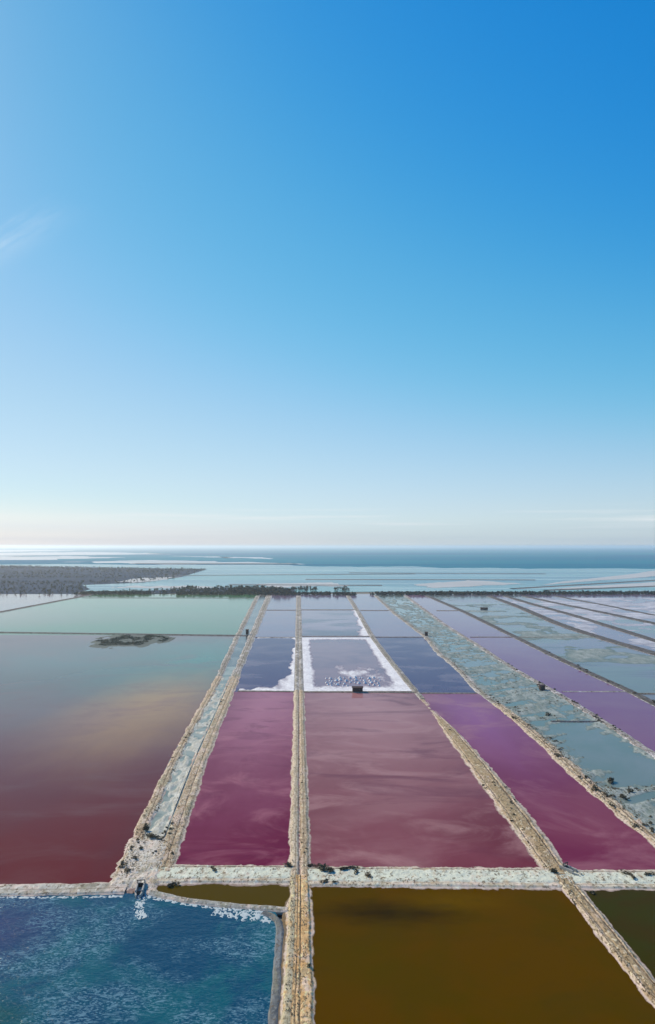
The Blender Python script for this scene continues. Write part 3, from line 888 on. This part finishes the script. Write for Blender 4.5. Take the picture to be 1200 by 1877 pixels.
def h_junction(X, Y, U, V):
    e = np.minimum.reduce([U, 1 - U, V, 1 - V])
    return np.clip(e * 6, 0, 1) * 0.9 - 0.25 + (fbm(X / 3, Y / 3, 551) - 0.5) * 0.7 + (fbm(X / 0.9, Y / 0.9, 553, 3) - 0.5) * 0.5


flat('earth_heap', 'trampled stony ground where the canal banks meet the cross bank', 'canal_left', 'canal_right', 1640, 1530, h_junction,
     soil('rubble_earth', tan=(0.36, 0.28, 0.18), pale=(0.60, 0.54, 0.45), vegamt=0.55, palebias=0.47), 'ground', nx=90, inset=(-0.5, 3))

# foam and salt scum on the blue pond
m_foam = plain('salt_foam', (0.42, 0.48, 0.48), 0.7, 0.15, 1.2)


def foam(label, pts, wd, thr, seed):
    c = resample(pts, 0.25)
    tan = np.gradient(c, axis=0)
    tan /= np.hypot(tan[:, 0], tan[:, 1])[:, None]
    nor = np.c_[tan[:, 1], -tan[:, 0]]
    n = 24
    t = np.linspace(-1, 1, n)
    X = c[:, 0][:, None] + nor[:, 0][:, None] * t * wd * 0.5
    Y = c[:, 1][:, None] + nor[:, 1][:, None] * t * wd * 0.5
    Z = 0.02 + np.clip((fbm(X / 0.45, Y / 0.6, seed, 5) - thr - 0.05 - 0.2 * np.abs(t) ** 2) * 0.6, -0.1, 0.08)
    m = len(c)
    i = np.arange((m - 1) * n).reshape(m - 1, n)[:, :-1].ravel()
    Fc = np.c_[i, i + n, i + n + 1, i + 1]
    Fc = Fc[Z.ravel()[Fc].max(1) > 0.015]
    V = np.c_[X.ravel(), Y.ravel(), Z.ravel()]
    used = np.unique(Fc)
    rem = np.full(len(V), -1)
    rem[used] = np.arange(len(used))
    return tag(mesh_obj('foam', V[used], rem[Fc], m_foam, smooth=True), label, 'foam', kind='stuff')


foam('white foam line along the far edge of the blue pond', np.array([P(270, 1644), P(340, 1657), P(410, 1666), P(495, 1674)]), 2.0, 0.42, 601)
foam('broad white salt scum in the corner of the blue pond', np.array([P(392, 1670), P(440, 1677), P(499, 1684)]), 6.5, 0.41, 603)
foam('white foam edge below the low pale bank', np.array([P(-300, 1646), P(0, 1645.5), P(140, 1645), P(225, 1643)]), 1.6, 0.40, 605)
foam('pale plume of outflow below the sluice', np.array([P(262, 1640), P(257, 1655), P(253, 1672), P(262, 1684)]), 3.0, 0.36, 607)

# ------------------------------------------------------------------ scrub
m_bush = NT('scrub_leaf')
f = m_bush.noise(2.0, 3)
m_bush.set(m_bush.b.inputs['Base Color'], m_bush.mix(f, (0.055, 0.05, 0.026), (0.14, 0.11, 0.06)))
m_bush.b.inputs['Roughness'].default_value = 0.8
m_bush = m_bush.m
m_dry = plain('dry_grass', (0.26, 0.19, 0.095), 0.9, 0.5, 1.3)
m_tree = NT('tree_leaf')
f = m_tree.noise(0.15, 4)
m_tree.set(m_tree.b.inputs['Base Color'], m_tree.mix(f, (0.026, 0.042, 0.034), (0.072, 0.09, 0.06)))
m_tree.b.inputs['Roughness'].default_value = 1.0
m_tree.b.inputs['Specular IOR Level'].default_value = 0.05
m_tree = m_tree.m
m_bark = plain('bark', (0.09, 0.07, 0.05), 0.9)


def leafcloud(n, rad, size, r):
    """n small leaf faces spread through a flattened mound; returns verts, faces"""
    vs, fs = [], []
    lob = r.normal(0, 1, (4, 3)) * np.array([rad * 0.42, rad * 0.42, rad * 0.15]) + np.array([0, 0, rad * 0.38])
    for k in range(n):
        l = lob[r.integers(4)]
        d = r.normal(0, 1, 3)
        d /= np.linalg.norm(d)
        p = l + d * rad * (0.30 + 0.28 * r.random()) * np.array([1, 1, 0.8])
        p[2] = max(p[2], 0.03)
        a, b = r.normal(0, 1, 3), r.normal(0, 1, 3)
        a = a / np.linalg.norm(a) * size * (0.6 + 0.8 * r.random())
        b = b / np.linalg.norm(b) * size * (0.6 + 0.8 * r.random())
        i = len(vs)
        vs += [p - a * 0.5, p + b * 0.5, p + a * 0.5, p - b * 0.5]
        fs.append((i, i + 1, i + 2, i + 3))
    return vs, fs


bush_mesh = []
for k in range(6):
    v, f_ = leafcloud(110, 1.0, 0.42, rng)
    me = bpy.data.meshes.new('scrub_bush')
    me.from_pydata([tuple(map(float, q)) for q in v], [], f_)
    me.materials.append(m_bush)
    bush_mesh.append(me)


def bush(x, y, r, label, group, z=0.6, sx=1.0):
    q = P(x, y)
    o = bpy.data.objects.new('scrub_bush', random.choice(bush_mesh))
    C.objects.link(o)
    o.location = (q[0], q[1], ground(q[0], q[1], 0.0) - 0.05)
    o.rotation_euler = (0, 0, random.uniform(0, 6.28))
    o.scale = (r * sx, r, r * random.uniform(0.75, 1.0))
    tag(o, label, 'bush', group)
    return o


# single bushes one can point at
for (x, y, r, sx, lab) in [
    (594, 1597, 2.0, 1.2, 'large dark scrub clump on the cross bank just right of the central track'),
    (586, 1592, 1.1, 1.0, 'smaller dark bush touching the large clump right of the central track'),
    (606, 1601, 1.2, 1.0, 'low dark bush at the right foot of the large clump'),
    (640, 1594, 1.3, 2.2, 'long low dark bush on the cross bank edge below the dusky pink pond'),
    (654, 1601, 0.8, 1.6, 'thin grey bush on the pale bank below the long low bush'),
    (674, 1609, 1.0, 1.9, 'lone dark bush in the middle of the pale cross bank'),
    (596, 1620, 0.9, 1.4, 'small dark bush on the near edge of the cross bank by the brown pond'),
    (612, 1620, 0.7, 1.4, 'tiny bush beside the small one on the brown pond edge'),
    (570, 1587, 1.1, 1.0, 'dark bush at the corner of the central track and the dusky pink pond'),
    (528, 1590, 1.2, 1.4, 'dark bush at the left corner of the central track crossing'),
    (394, 1598, 1.0, 1.5, 'lone dark bush on the pale bank below the magenta pond'),
    (316, 1622, 1.3, 1.3, 'dark brown bush at the left tip of the olive pond'),
    (1146, 1605, 0.9, 2.0, 'left one of two flat dark bushes on the bank near the right edge'),
    (1186, 1606, 0.9, 2.0, 'right one of two flat dark bushes on the bank near the right edge'),
    (1160, 1614, 0.8, 2.0, 'grey low bush under the two flat bushes near the right edge'),
    (1014, 1602, 1.1, 1.3, 'grey bush on the left of the right hand track crossing'),
    (1085, 1638, 1.1, 1.0, 'dark bush at the corner of the green pond and the right track'),
    (566, 1776, 0.7, 0.9, 'lone small bush on the right shoulder of the near central track'),
    (267, 1524, 1.6, 1.0, 'rust brown thicket on the canal bank, upper one of two'),
    (276, 1537, 1.6, 2.0, 'wide rust brown thicket on the canal bank, lower one of two'),
    (248, 1578, 0.9, 1.0, 'black bush in the middle of the stony ground at the canal end'),
    (258, 1560, 0.9, 1.0, 'black bush at the canal mouth on the stony ground'),
    (233, 1602, 1.0, 1.1, 'black bush on the stony ground just above the blue pond'),
    (228, 1589, 0.8, 1.3, 'dark bush on the pond edge of the stony ground'),
    (240, 1557, 0.7, 1.0, 'small dark bush on the bank over the red water'),
    (314, 1568, 0.7, 1.0, 'small dark bush at the end of the sandy canal bank'),
    (1022, 1388, 1.6, 1.0, 'dark bush among the scrub by the teal marsh, nearest the magenta water'),
    (1093, 1450, 1.3, 1.2, 'dark clump on the marsh dyke beside the violet pink pond'),
    (1120, 1434, 1.9, 1.6, 'broad dark clump in the marsh scrub'),
    (1154, 1452, 1.4, 1.0, 'upright dark clump at the near end of the teal marsh pool'),
    (1140, 1463, 1.6, 1.2, 'brown clump below the upright one at the marsh pool end'),
    (1016, 1264, 1.2, 1.0, 'small dark bush beside the purple pond, right of the dark hut'),
    (1006, 1311, 1.9, 1.3, 'dark clump at the left end of the dark thin dyke in the marsh'),
]:
    bush(x, y, r, lab, None, 0.55, sx)

# look-alike scrub along the banks
ONES = 'first second third fourth fifth sixth seventh eighth ninth tenth eleventh twelfth thirteenth fourteenth fifteenth sixteenth seventeenth eighteenth nineteenth'.split()
TENS = {20: 'twent', 30: 'thirt', 40: 'fort', 50: 'fift', 60: 'sixt'}


def ordinal(n):
    if n < 20:
        return ONES[n - 1]
    t, u = n // 10 * 10, n % 10
    return TENS[t] + ('ieth' if u == 0 else 'y-' + ONES[u - 1])


def scatter_bushes(lname, off, hw, y0, y1, n, rmin, rmax, label, group, clump=30.0, seed=0, z=0.75):
    r = np.random.default_rng(seed)
    k = tries = 0
    made = []
    while k < n and tries < 6000:
        tries += 1
        yy = y0 + (y1 - y0) * r.random()
        Y = depth(yy)
        X = float(lx(lname, Y)) + off + hw * (2 * r.random() - 1)
        if fbm(np.array([X / 4.0]), np.array([Y / clump]), seed)[0] < 0.5:
            continue
        gz = ground(X, Y, -1)
        if gz < 0.12:
            continue
        o = bpy.data.objects.new('scrub_bush', bush_mesh[r.integers(6)])
        C.objects.link(o)
        rad = rmin + (rmax - rmin) * r.random() ** 2
        o.location = (X, Y, gz - 0.05)
        o.rotation_euler = (0, 0, 6.28 * r.random())
        o.scale = (rad, rad, rad * 0.8)
        tag(o, label, 'bush', group)
        made.append(o)
        k += 1
    for i, o in enumerate(sorted(made, key=lambda b: b.location.y)):
        o['label'] = label + ', ' + ordinal(i + 1) + ' from the near end'


scatter_bushes('canal_left', 3.5, 2.6, 1606, 1240, 34, 0.3, 0.8, 'dark bush on the bank along the red pond', 'scrub along the big red pond', seed=71)
scatter_bushes('canal_right', -7.5, 1.5, 1590, 1240, 30, 0.3, 0.75, 'dark bush on the sandy canal bank', 'scrub along the canal ditch', seed=72)
scatter_bushes('central', 1.8, 1.6, 1580, 1290, 14, 0.25, 0.5, 'low bush on the central track shoulder', 'scrub along the central track', seed=73, z=0.9)
scatter_bushes('right', 0.0, 4.6, 1596, 1310, 24, 0.3, 0.7, 'bush on the right hand bank', 'scrub on the right hand bank', seed=74, z=0.9)
scatter_bushes('dyke_marsh', 4.5, 5.0, 1540, 1270, 56, 0.4, 1.1, 'dark bush on the marsh dyke', 'scrub along the teal marsh', seed=75, z=0.5)
scatter_bushes('dyke_purple', 0.0, 3.0, 1470, 1200, 40, 0.5, 1.2, 'bush left of the purple pond', 'scrub along the purple pond', seed=76, z=0.7)
scatter_bushes('dyke_far', 1.0, 3.0, 1400, 1190, 34, 0.6, 1.4, 'bush right of the purple pond', 'scrub beyond the purple pond', seed=77, z=1.0)
scatter_bushes('right', 0.0, 2.6, 1830, 1640, 12, 0.2, 0.4, 'low bush on the near right track', 'scrub on the near right track', seed=78, z=1.0)


# uncountable dry tufts and clods on the banks
def tufts(label, lname, off, hw, y0, y1, n, size, mat, seed, z=0.8, thr=0.45):
    r = np.random.default_rng(seed)
    yy = y0 + (y1 - y0) * r.random(n)
    Y = depth(yy)
    X = lx(lname, Y, off) + hw * (2 * r.random(n) - 1)
    ok = fbm(X / 2.0, Y / 6.0, seed) > thr
    X, Y = X[ok], Y[ok]
    vs, fs = [], []
    for x, y in zip(X, Y):
        z = ground(x, y, -1)
        if z < 0.15:
            continue
        z += 0.22
        s = size * (0.4 + 0.7 * r.random())
        for q in range(4):
            a = r.random() * 6.28
            i = len(vs)
            ca, sa = math.cos(a) * s, math.sin(a) * s
            vs += [(x + sa * 0.3, y - ca * 0.3, z - 0.25), (x - sa * 0.3, y + ca * 0.3, z - 0.25), (x + ca * 0.6, y + sa * 0.6, z - 0.2 + s * (0.3 + 0.5 * r.random()))]
            fs.append((i, i + 1, i + 2))
    o = mesh_obj('dry_tufts', vs, fs, mat)
    return tag(o, label, 'dry grass', kind='stuff')


tufts('dry brown tufts on the central track', 'central', 0, 3.2, 1870, 1300, 2600, 0.36, m_dry, 81, 1.0)
tufts('dry brown tufts on the right hand bank', 'right', 0, 4.0, 1840, 1310, 2800, 0.40, m_dry, 82, 1.0)
tufts('dry brown tufts along the canal by the red pond', 'canal_left', 3.5, 2.8, 1610, 1240, 2200, 0.42, m_dry, 83, 0.85)
tufts('dry brown tufts on the sandy canal bank', 'canal_right', -4.5, 3.8, 1596, 1240, 2200, 0.40, m_dry, 84, 0.85)
tufts('dry brown tufts on the marsh dyke', 'dyke_marsh', 3, 5, 1590, 1270, 3000, 0.5, m_dry, 85, 0.75)

def marsh_tufts():
    r = np.random.default_rng(87)
    vs, fs = [], []
    for k in range(3000):
        Y = depth(1110 + (1590 - 1110) * r.random())
        a, b = float(lx('dyke_marsh', Y)), float(lx('dyke_purple', Y))
        X = a + (b - a) * r.random()
        if fbm(np.array([X / 9.0]), np.array([Y / 30.0]), 88)[0] < 0.52:
            continue
        z = ground(X, Y, -1)
        if z < 0.06:
            continue
        for q in range(4):
            i = len(vs)
            p = np.array([X, Y, z]) + r.normal(0, 0.35, 3) * np.array([1, 1, 0])
            sc = 0.25 + 0.35 * r.random()
            d = r.normal(0, 1, 2) * sc
            vs += [p + np.array([d[1] * 0.5, -d[0] * 0.5, -0.05]), p - np.array([d[1] * 0.5, -d[0] * 0.5, 0.05]), p + np.array([d[0], d[1], sc * 0.9])]
            fs.append((i, i + 1, i + 2))
    return tag(mesh_obj('marsh_grass', vs, fs, m_bush), 'dark marsh grass speckling the mud of the teal channel', 'marsh grass', kind='stuff')


marsh_tufts()

# ------------------------------------------------------------------ reedy islet in the red pond
def h_islet(X, Y, U, V):
    e = 1 - (((U - 0.5) / 0.5) ** 2 + ((V - 0.5) / 0.5) ** 2)
    return np.clip(e * 0.9 - 0.1 + (fbm(X / 14, Y / 22, 701) - 0.5) * 1.2, -0.6, 0.4)


ic = P(238, 1173)
il, ir = P(162, 1174)[0], P(314, 1174)[0]
m_isl = plain('islet_mud', (0.07, 0.095, 0.085), 0.9, 0.4, 0.05)
flat('islet', 'dark reedy islet in the far part of the big red pond', float(il), float(ir), 1189, 1161, h_islet, m_isl, 'islet', nx=60)
r_ = np.random.default_rng(91)
vs, fs = [], []
for k in range(2600):
    a, rr = r_.random() * 6.28, math.sqrt(r_.random())
    x, y = ic[0] + math.cos(a) * rr * 40, (depth(1188) + depth(1162)) / 2 + math.sin(a) * rr * 46
    if fbm(np.array([x / 14]), np.array([y / 22]), 701)[0] < 0.36 + 0.16 * rr:
        continue
    for q in range(6):
        i = len(vs)
        p = np.array([x, y, 0.2]) + r_.normal(0, 0.9, 3) * np.array([1, 1, 0.3])
        vs += [p, p + r_.normal(0, 1.0, 3) * np.array([1, 1, 0.3]), p + np.abs(r_.normal(0, 1.0, 3)) * np.array([0.9, 0.9, 0.35])]
        fs.append((i, i + 1, i + 2))
tag(mesh_obj('reeds', vs, fs, m_tree), 'dark reeds covering the islet in the red pond', 'reeds', kind='stuff')

# ------------------------------------------------------------------ far tree belts and woods
def wood(name, label, spots, hmin, hmax, seed, leaves=26, z=-0.2):
    r = np.random.default_rng(seed)
    vs, fs = [], []
    for (x, y) in spots:
        h = hmin + (hmax - hmin) * r.random()
        rad = h * (0.32 + 0.2 * r.random())
        i = len(vs)
        tr = 0.05 * h
        vs += [(x - tr, y, z), (x + tr, y, z), (x, y + tr, z), (x, y, z + h * 0.6)]
        fs += [(i, i + 1, i + 3), (i + 1, i + 2, i + 3), (i + 2, i, i + 3)]
        d = r.normal(0, 1, (leaves, 3))
        d /= np.linalg.norm(d, axis=1)[:, None]
        p = np.array([x, y, z + h * 0.58]) + d * np.array([rad, rad, h * 0.42]) * (0.55 + 0.5 * r.random((leaves, 1)))
        a = r.normal(0, 1, (leaves, 3)) * h * 0.13
        b = r.normal(0, 1, (leaves, 3)) * h * 0.13
        for q in range(leaves):
            i = len(vs)
            vs += [p[q] - a[q], p[q] + b[q], p[q] + a[q], p[q] - b[q]]
            fs.append((i, i + 1, i + 2, i + 3))
    return tag(mesh_obj(name, vs, fs, m_tree), label, 'trees', kind='stuff')


def belt_spots(x0, y0, x1, y1, n, spread, seed, thr=0.0):
    r = np.random.default_rng(seed)
    a, b = P(x0, y0), P(x1, y1)
    t = r.random(n)
    q = a + (b - a) * t[:, None] + r.normal(0, 1, (n, 2)) * np.array([2, spread])
    k = fbm(q[:, 0] / 40, q[:, 0] * 0, seed) > thr
    return q[k]


wood('tree_belt', 'dark belt of trees across the middle distance, left half', belt_spots(140, 1088.5, 684, 1090.5, 1000, 16, 101, 0.3), 3, 6.5, 101)
wood('tree_belt', 'taller dark grove in the tree belt behind the canal end', belt_spots(420, 1086, 530, 1088, 160, 26, 102), 7, 12, 102)
wood('tree_belt', 'dark straight belt of trees across the middle distance, right half', belt_spots(690, 1090, 1900, 1087.5, 2600, 14, 103), 3.5, 7, 103, leaves=20)
wood('tree_belt', 'thin dark line of trees behind the lagoon shore', belt_spots(330, 1078, 640, 1081, 260, 30, 104, 0.45), 3, 7, 104)


def area_spots(poly, n, seed, thr, sx, sy):
    r = np.random.default_rng(seed)
    pts = np.array([P(*p) for p in poly])
    lo, hi = pts.min(0), pts.max(0)
    q = lo + (hi - lo) * r.random((n, 2))
    inside = np.zeros(n, bool)
    j = len(pts) - 1
    for i in range(len(pts)):
        xi, yi, xj, yj = *pts[i], *pts[j]
        c = ((yi > q[:, 1]) != (yj > q[:, 1])) & (q[:, 0] < (xj - xi) * (q[:, 1] - yi) / (yj - yi + 1e-9) + xi)
        inside ^= c
        j = i
    k = inside & (fbm(q[:, 0] / sx, q[:, 1] / sy, seed) > thr)
    return q[k]


m_land = plain('wood_floor', (0.055, 0.075, 0.105), 1.0, 0.5, 0.008, 0.0)


def land(label, pts, z=-0.15):
    o = mesh_obj('land', [(*P(*p), z) for p in pts], [list(range(len(pts)))], m_land)
    return tag(o, label, 'land', kind='structure')


PL = [(-700, 1092), (120, 1091), (165, 1080), (150, 1072), (260, 1068), (330, 1058), (380, 1043), (240, 1041), (0, 1037), (-700, 1034)]
land('dark wooded land at the far left', PL)
wood('woodland', 'dark blue grey woodland on the far left shore', area_spots(PL, 24000, 111, 0.40, 420, 80), 3, 7, 111, leaves=12)
PL2 = [(150, 1091), (330, 1087), (540, 1085), (540, 1079), (400, 1077), (250, 1083)]
land('dark scrubby spit in front of the lagoon', PL2, -0.1)
wood('woodland', 'dark scrub on the spit in front of the lagoon', area_spots(PL2, 900, 112, 0.4, 60, 60), 3, 7, 112, leaves=14)
# faint rows beyond the belt at the right
for k, (x0, y0, x1, y1, lab) in enumerate([
    (940, 1079, 1500, 1046, 'slanting dark dyke beyond the tree belt, nearest the lagoon'), (1000, 1082, 1700, 1056, 'slanting dark dyke beyond the tree belt, outer one'),
    (560, 1062, 980, 1063, 'faint straight dyke across the lagoon'), (300, 1055, 760, 1052, 'faint far dyke on the lagoon side of the wooded land'),
    (420, 1072, 700, 1073, 'faint dyke across the lagoon in front of the grove'), (640, 1050, 1000, 1052, 'farthest faint dyke below the sea')]):
    thin(lab, x0, y0, x1, y1, 26, 2.2, s_dark, 120 + k)
m_sand = plain('pale_shoal', (0.42, 0.43, 0.42), 0.9, 0.2, 0.004)
for k, (pts, lab) in enumerate([
    ([(200, 1076), (300, 1073), (420, 1076), (300, 1079)], 'pale sand shoal in front of the wooded land'),
    ([(210, 1066), (270, 1059), (330, 1057), (260, 1068)], 'pale inlet shoal inside the wooded land'),
    ([(470, 1070), (600, 1068), (640, 1074), (500, 1076)], 'pale shoal in the lagoon behind the grove'),
    ([(760, 1072), (860, 1063), (960, 1070), (800, 1078)], 'pale shoal in the lagoon right of the middle'),
    ([(975, 1074), (1200, 1046), (1500, 1040), (1500, 1050), (1200, 1056)], 'pale slanting flat at the far right'),
    ([(1020, 1079), (1250, 1063), (1700, 1058), (1700, 1068), (1250, 1074)], 'second pale slanting flat at the far right')]):
    o = mesh_obj('shoal', [(*q, -0.1 + 0.01 * k) for q in ragged(pts, 800 + k, 14, 1.8)], [list(range(len(pts) * 14))], m_sand)
    tag(o, lab, 'sand flat', kind='structure')

m_glare_sand = wetland('glare_painted_sand', (0.36, 0.40, 0.41), (0.55, 0.56, 0.55), (0.3, 0.4, 0.45), -0.9, -0.8, 0.0012, None, 0, (0.3, 1, 1))  # pale sand with the sun-glare whitening of the sea painted in
for k, (pts, lab) in enumerate([
    ([(-900, 1012), (-100, 1009), (60, 1008), (150, 1009.5), (20, 1012), (-900, 1020)], 'farthest glare-painted sandbank under the bright horizon at the left'),
    ([(-900, 1022), (-60, 1014), (120, 1012), (260, 1013.5), (330, 1015.5), (160, 1017), (-900, 1027)], 'long glare-painted sandbank reaching out into the sea at the left'),
    ([(-900, 1029), (0, 1020), (150, 1020), (240, 1022), (100, 1026), (-900, 1033)], 'broad glare-painted sandbank just beyond the wooded land'),
    ([(120, 1029), (260, 1026), (420, 1029), (560, 1034), (380, 1033), (240, 1033)], 'low glare-painted sandbank between the wooded land and the open sea'),
    ([(300, 1019), (400, 1020.5), (520, 1024), (420, 1023)], 'thin glare-painted sand spit in the sea left of the middle')]):
    o = mesh_obj('sandbank', [(*q, -0.4 + 0.02 * k) for q in ragged(pts, 830 + k, 40, 2.2)], [list(range(len(pts) * 14))], m_glare_sand)
    tag(o, lab, 'sandbank', kind='structure')

# ------------------------------------------------------------------ built things
def boxm(c, s, bev=0.0):
    x, y, z = c
    a, b, d = s[0] / 2, s[1] / 2, s[2] / 2
    v = [(x + i * a, y + j * b, z + k * d) for k in (-1, 1) for j in (-1, 1) for i in (-1, 1)]
    return v, [(0, 2, 3, 1), (4, 5, 7, 6), (0, 1, 5, 4), (2, 6, 7, 3), (0, 4, 6, 2), (1, 3, 7, 5)]


def box(name, c, s, mat, parent):
    v, f = boxm(c, s)
    o = mesh_obj(name, v, f, mat, parent)
    if min(s) > 0.08:
        b = o.modifiers.new('bevel', 'BEVEL')
        b.width = min(s) * 0.08
        b.segments = 1
    return o


m_conc = plain('concrete', (0.34, 0.33, 0.30), 0.9, 0.3, 1.2)
m_dkwood = plain('tarred_boards', (0.07, 0.045, 0.036), 0.8, 0.4, 2.0)
m_roof = plain('rusty_sheet', (0.085, 0.05, 0.04), 0.7, 0.4, 1.0)
m_iron = plain('dark_iron', (0.03, 0.032, 0.034), 0.5, 0.3, 2.0)
m_glass = plain('dark_pane', (0.02, 0.025, 0.03), 0.1, 0.1, 1.0, 0.5)


def hut(x, y, L, W_, hh, label, rz=0.0, z=0.85, wallm=None):
    q = P(x, y)
    e = bpy.data.objects.new('hut', None)
    C.objects.link(e)
    e.location = (q[0], q[1], z)
    e.rotation_euler = (0, 0, rz)
    tag(e, label, 'hut')
    wm_ = wallm or m_dkwood
    wall = box('wall', (0, 0, hh * 0.5 - 0.3), (L, W_, hh + 0.6), wm_, e)
    n = max(4, int(L / 0.6))
    for k in range(n + 1):
        box('batten', (-L / 2 + k * L / n, -W_ / 2 - 0.03, hh * 0.5), (0.06, 0.06, hh), wm_, wall)
    o_, rise = 0.35, W_ * 0.28
    v = [(-L / 2 - o_, -W_ / 2 - o_, hh), (L / 2 + o_, -W_ / 2 - o_, hh), (L / 2 + o_, 0, hh + rise), (-L / 2 - o_, 0, hh + rise), (-L / 2 - o_, W_ / 2 + o_, hh), (L / 2 + o_, W_ / 2 + o_, hh)]
    v += [(a, b, c + 0.12) for a, b, c in v]
    f = [(0, 3, 2, 1), (3, 4, 5, 2), (6, 7, 8, 9), (9, 8, 11, 10), (0, 1, 7, 6), (4, 10, 11, 5), (0, 6, 9, 3), (3, 9, 10, 4), (1, 2, 8, 7), (2, 5, 11, 8)]
    mesh_obj('roof', v, f, m_roof, e)
    d = box('door', (L * 0.28, -W_ / 2 - 0.05, hh * 0.42), (L * 0.16, 0.1, hh * 0.8), m_iron, e)
    for s in (-0.3, 0.02):
        wdw = box('window', (L * s, -W_ / 2 - 0.05, hh * 0.6), (L * 0.14, 0.1, hh * 0.3), m_iron, e)
        box('pane', (L * s, -W_ / 2 - 0.11, hh * 0.6), (L * 0.11, 0.03, hh * 0.24), m_glass, wdw)
    return e


hut(655, 1268.5, 7.0, 3.2, 2.2, 'low dark brown hut on the thin dyke below the white salt pan', 0.0)
hut(453, 1163, 3.0, 3.0, 4.2, 'narrow black hut where the far dyke meets the canal bank')
hut(993, 1265, 3.6, 2.6, 2.3, 'dark hut on the pale dyke left of the purple pond', 0.2)
hut(887, 1118, 11, 4, 1.9, 'long low dark hut on the far pale flats')
hut(781, 1166, 3.2, 3.0, 3.2, 'small dark hut at the corner of the indigo wedge pan')


def sluice(x, y, wd, ln_, label, rz, z=0.0, drop=1.4):
    q = P(x, y)
    e = bpy.data.objects.new('sluice', None)
    C.objects.link(e)
    e.location = (q[0], q[1], z)
    e.rotation_euler = (0, 0, rz)
    tag(e, label, 'sluice')
    for s in (-1, 1):
        box('side_wall', (s * (wd / 2 + 0.2), 0, 0.45), (0.4, ln_, 1.9), m_conc, e)
        w_ = box('wing_wall', (s * (wd / 2 + 1.0), -ln_ / 2 - 0.5, 0.2), (0.35, 2.2, 1.4), m_conc, e)
        w_.rotation_euler = (0, 0, s * -0.25)
    box('floor_slab', (0, 0, -0.1), (wd, ln_ - 0.1, 0.3), m_iron, e)
    g = box('gate', (0, ln_ * 0.18, 0.75), (wd - 0.04, 0.12, 1.5), m_iron, e)
    for k in range(3):
        box('rib', (0, ln_ * 0.18 - 0.1, 0.3 + 0.45 * k), (wd - 0.1, 0.1, 0.08), m_iron, g)
    fr = box('gate_frame', (0, ln_ * 0.18, 2.3), (wd + 0.8, 0.22, 0.2), m_iron, e)
    for s in (-1, 1):
        box('post', (s * (wd / 2 + 0.2), ln_ * 0.18, 1.8), (0.18, 0.18, 1.1), m_iron, fr)
    box('spindle', (0, ln_ * 0.18, 1.9), (0.09, 0.09, 1.3), m_iron, g)
    return e


sluice(257, 1631, 1.5, 6.5, 'small dark sluice pouring pale water into the blue pond', 0.12)
sluice(1041, 1598, 1.4, 5.0, 'dark sluice at the crossing of the right hand bank and the cross bank', 0.6, 0.1)

# salt heaps in rows
heap_mesh = []
for k in range(4):
    vs, fs = [(0, 0, 1.0)], []
    nseg = 10
    for ring, (rr, zz) in enumerate(((0.25, 0.82), (0.6, 0.42), (0.95, 0.08), (1.1, -0.1))):
        for s in range(nseg):
            a = s / nseg * 6.283
            j = 1 + 0.22 * (rng.random() - 0.5)
            vs.append((math.cos(a) * rr * j, math.sin(a) * rr * j, zz * (1 + 0.2 * (rng.random() - 0.5))))
    for s in range(nseg):
        fs.append((0, 1 + s, 1 + (s + 1) % nseg))
        for ring in range(3):
            b0, b1 = 1 + ring * nseg, 1 + (ring + 1) * nseg
            fs.append((b0 + s, b1 + s, b1 + (s + 1) % nseg, b0 + (s + 1) % nseg))
    me = bpy.data.meshes.new('salt_heap')
    me.from_pydata([tuple(map(float, q)) for q in vs], [], fs)
    me.materials.append(m_salt)
    heap_mesh.append(me)
for rrow, yy in enumerate((1243.5, 1248.0, 1252.5, 1257.0)):
    for k in range(12):
        if rrow == 3 and 5 <= k <= 8:
            continue
        x = 598 + k * 8.6 + (rrow % 2) * 4.2 + rng.normal(0, 1.6) + rrow * -0.6
        q = P(x, yy + rng.normal(0, 0.8))
        o = bpy.data.objects.new('salt_heap', heap_mesh[(k + rrow) % 4])
        C.objects.link(o)
        s = 0.75 + 0.8 * rng.random()
        o.location = (q[0], q[1], 0.05)
        o.scale = (s, s * 1.1, s * (1.0 + 0.25 * rng.random()))
        o.rotation_euler = (0, 0, 6.28 * rng.random())
        tag(o, 'pale salt heap in the white rimmed pan, ' + ('farthest', 'second', 'third', 'nearest')[rrow] + ' row, ' + ordinal(k + 1) + ' place from the left', 'salt heap', 'salt heaps in the white rimmed pan')

# ------------------------------------------------------------------ haze over the whole plain
B, T_ = -2.4, H + 16.0
v, f = boxm((0, 60000, (B + T_) / 2), (340000, 190000, T_ - B))
hz = mesh_obj('haze', v, f, m_conc)
mh = bpy.data.materials.new('haze_air')
mh.use_nodes = True
mh.node_tree.nodes.clear()
pv = mh.node_tree.nodes.new('ShaderNodeVolumePrincipled')
pv.inputs['Color'].default_value = (0.88, 0.95, 1.0, 1)
pv.inputs['Density'].default_value = 6.0e-5
pv.inputs['Anisotropy'].default_value = 0.5
ot = mh.node_tree.nodes.new('ShaderNodeOutputMaterial')
mh.node_tree.links.new(pv.outputs[0], ot.inputs['Volume'])
hz.data.materials.clear()
hz.data.materials.append(mh)
tag(hz, 'thin pale sea haze over the whole plain', 'haze', kind='stuff')
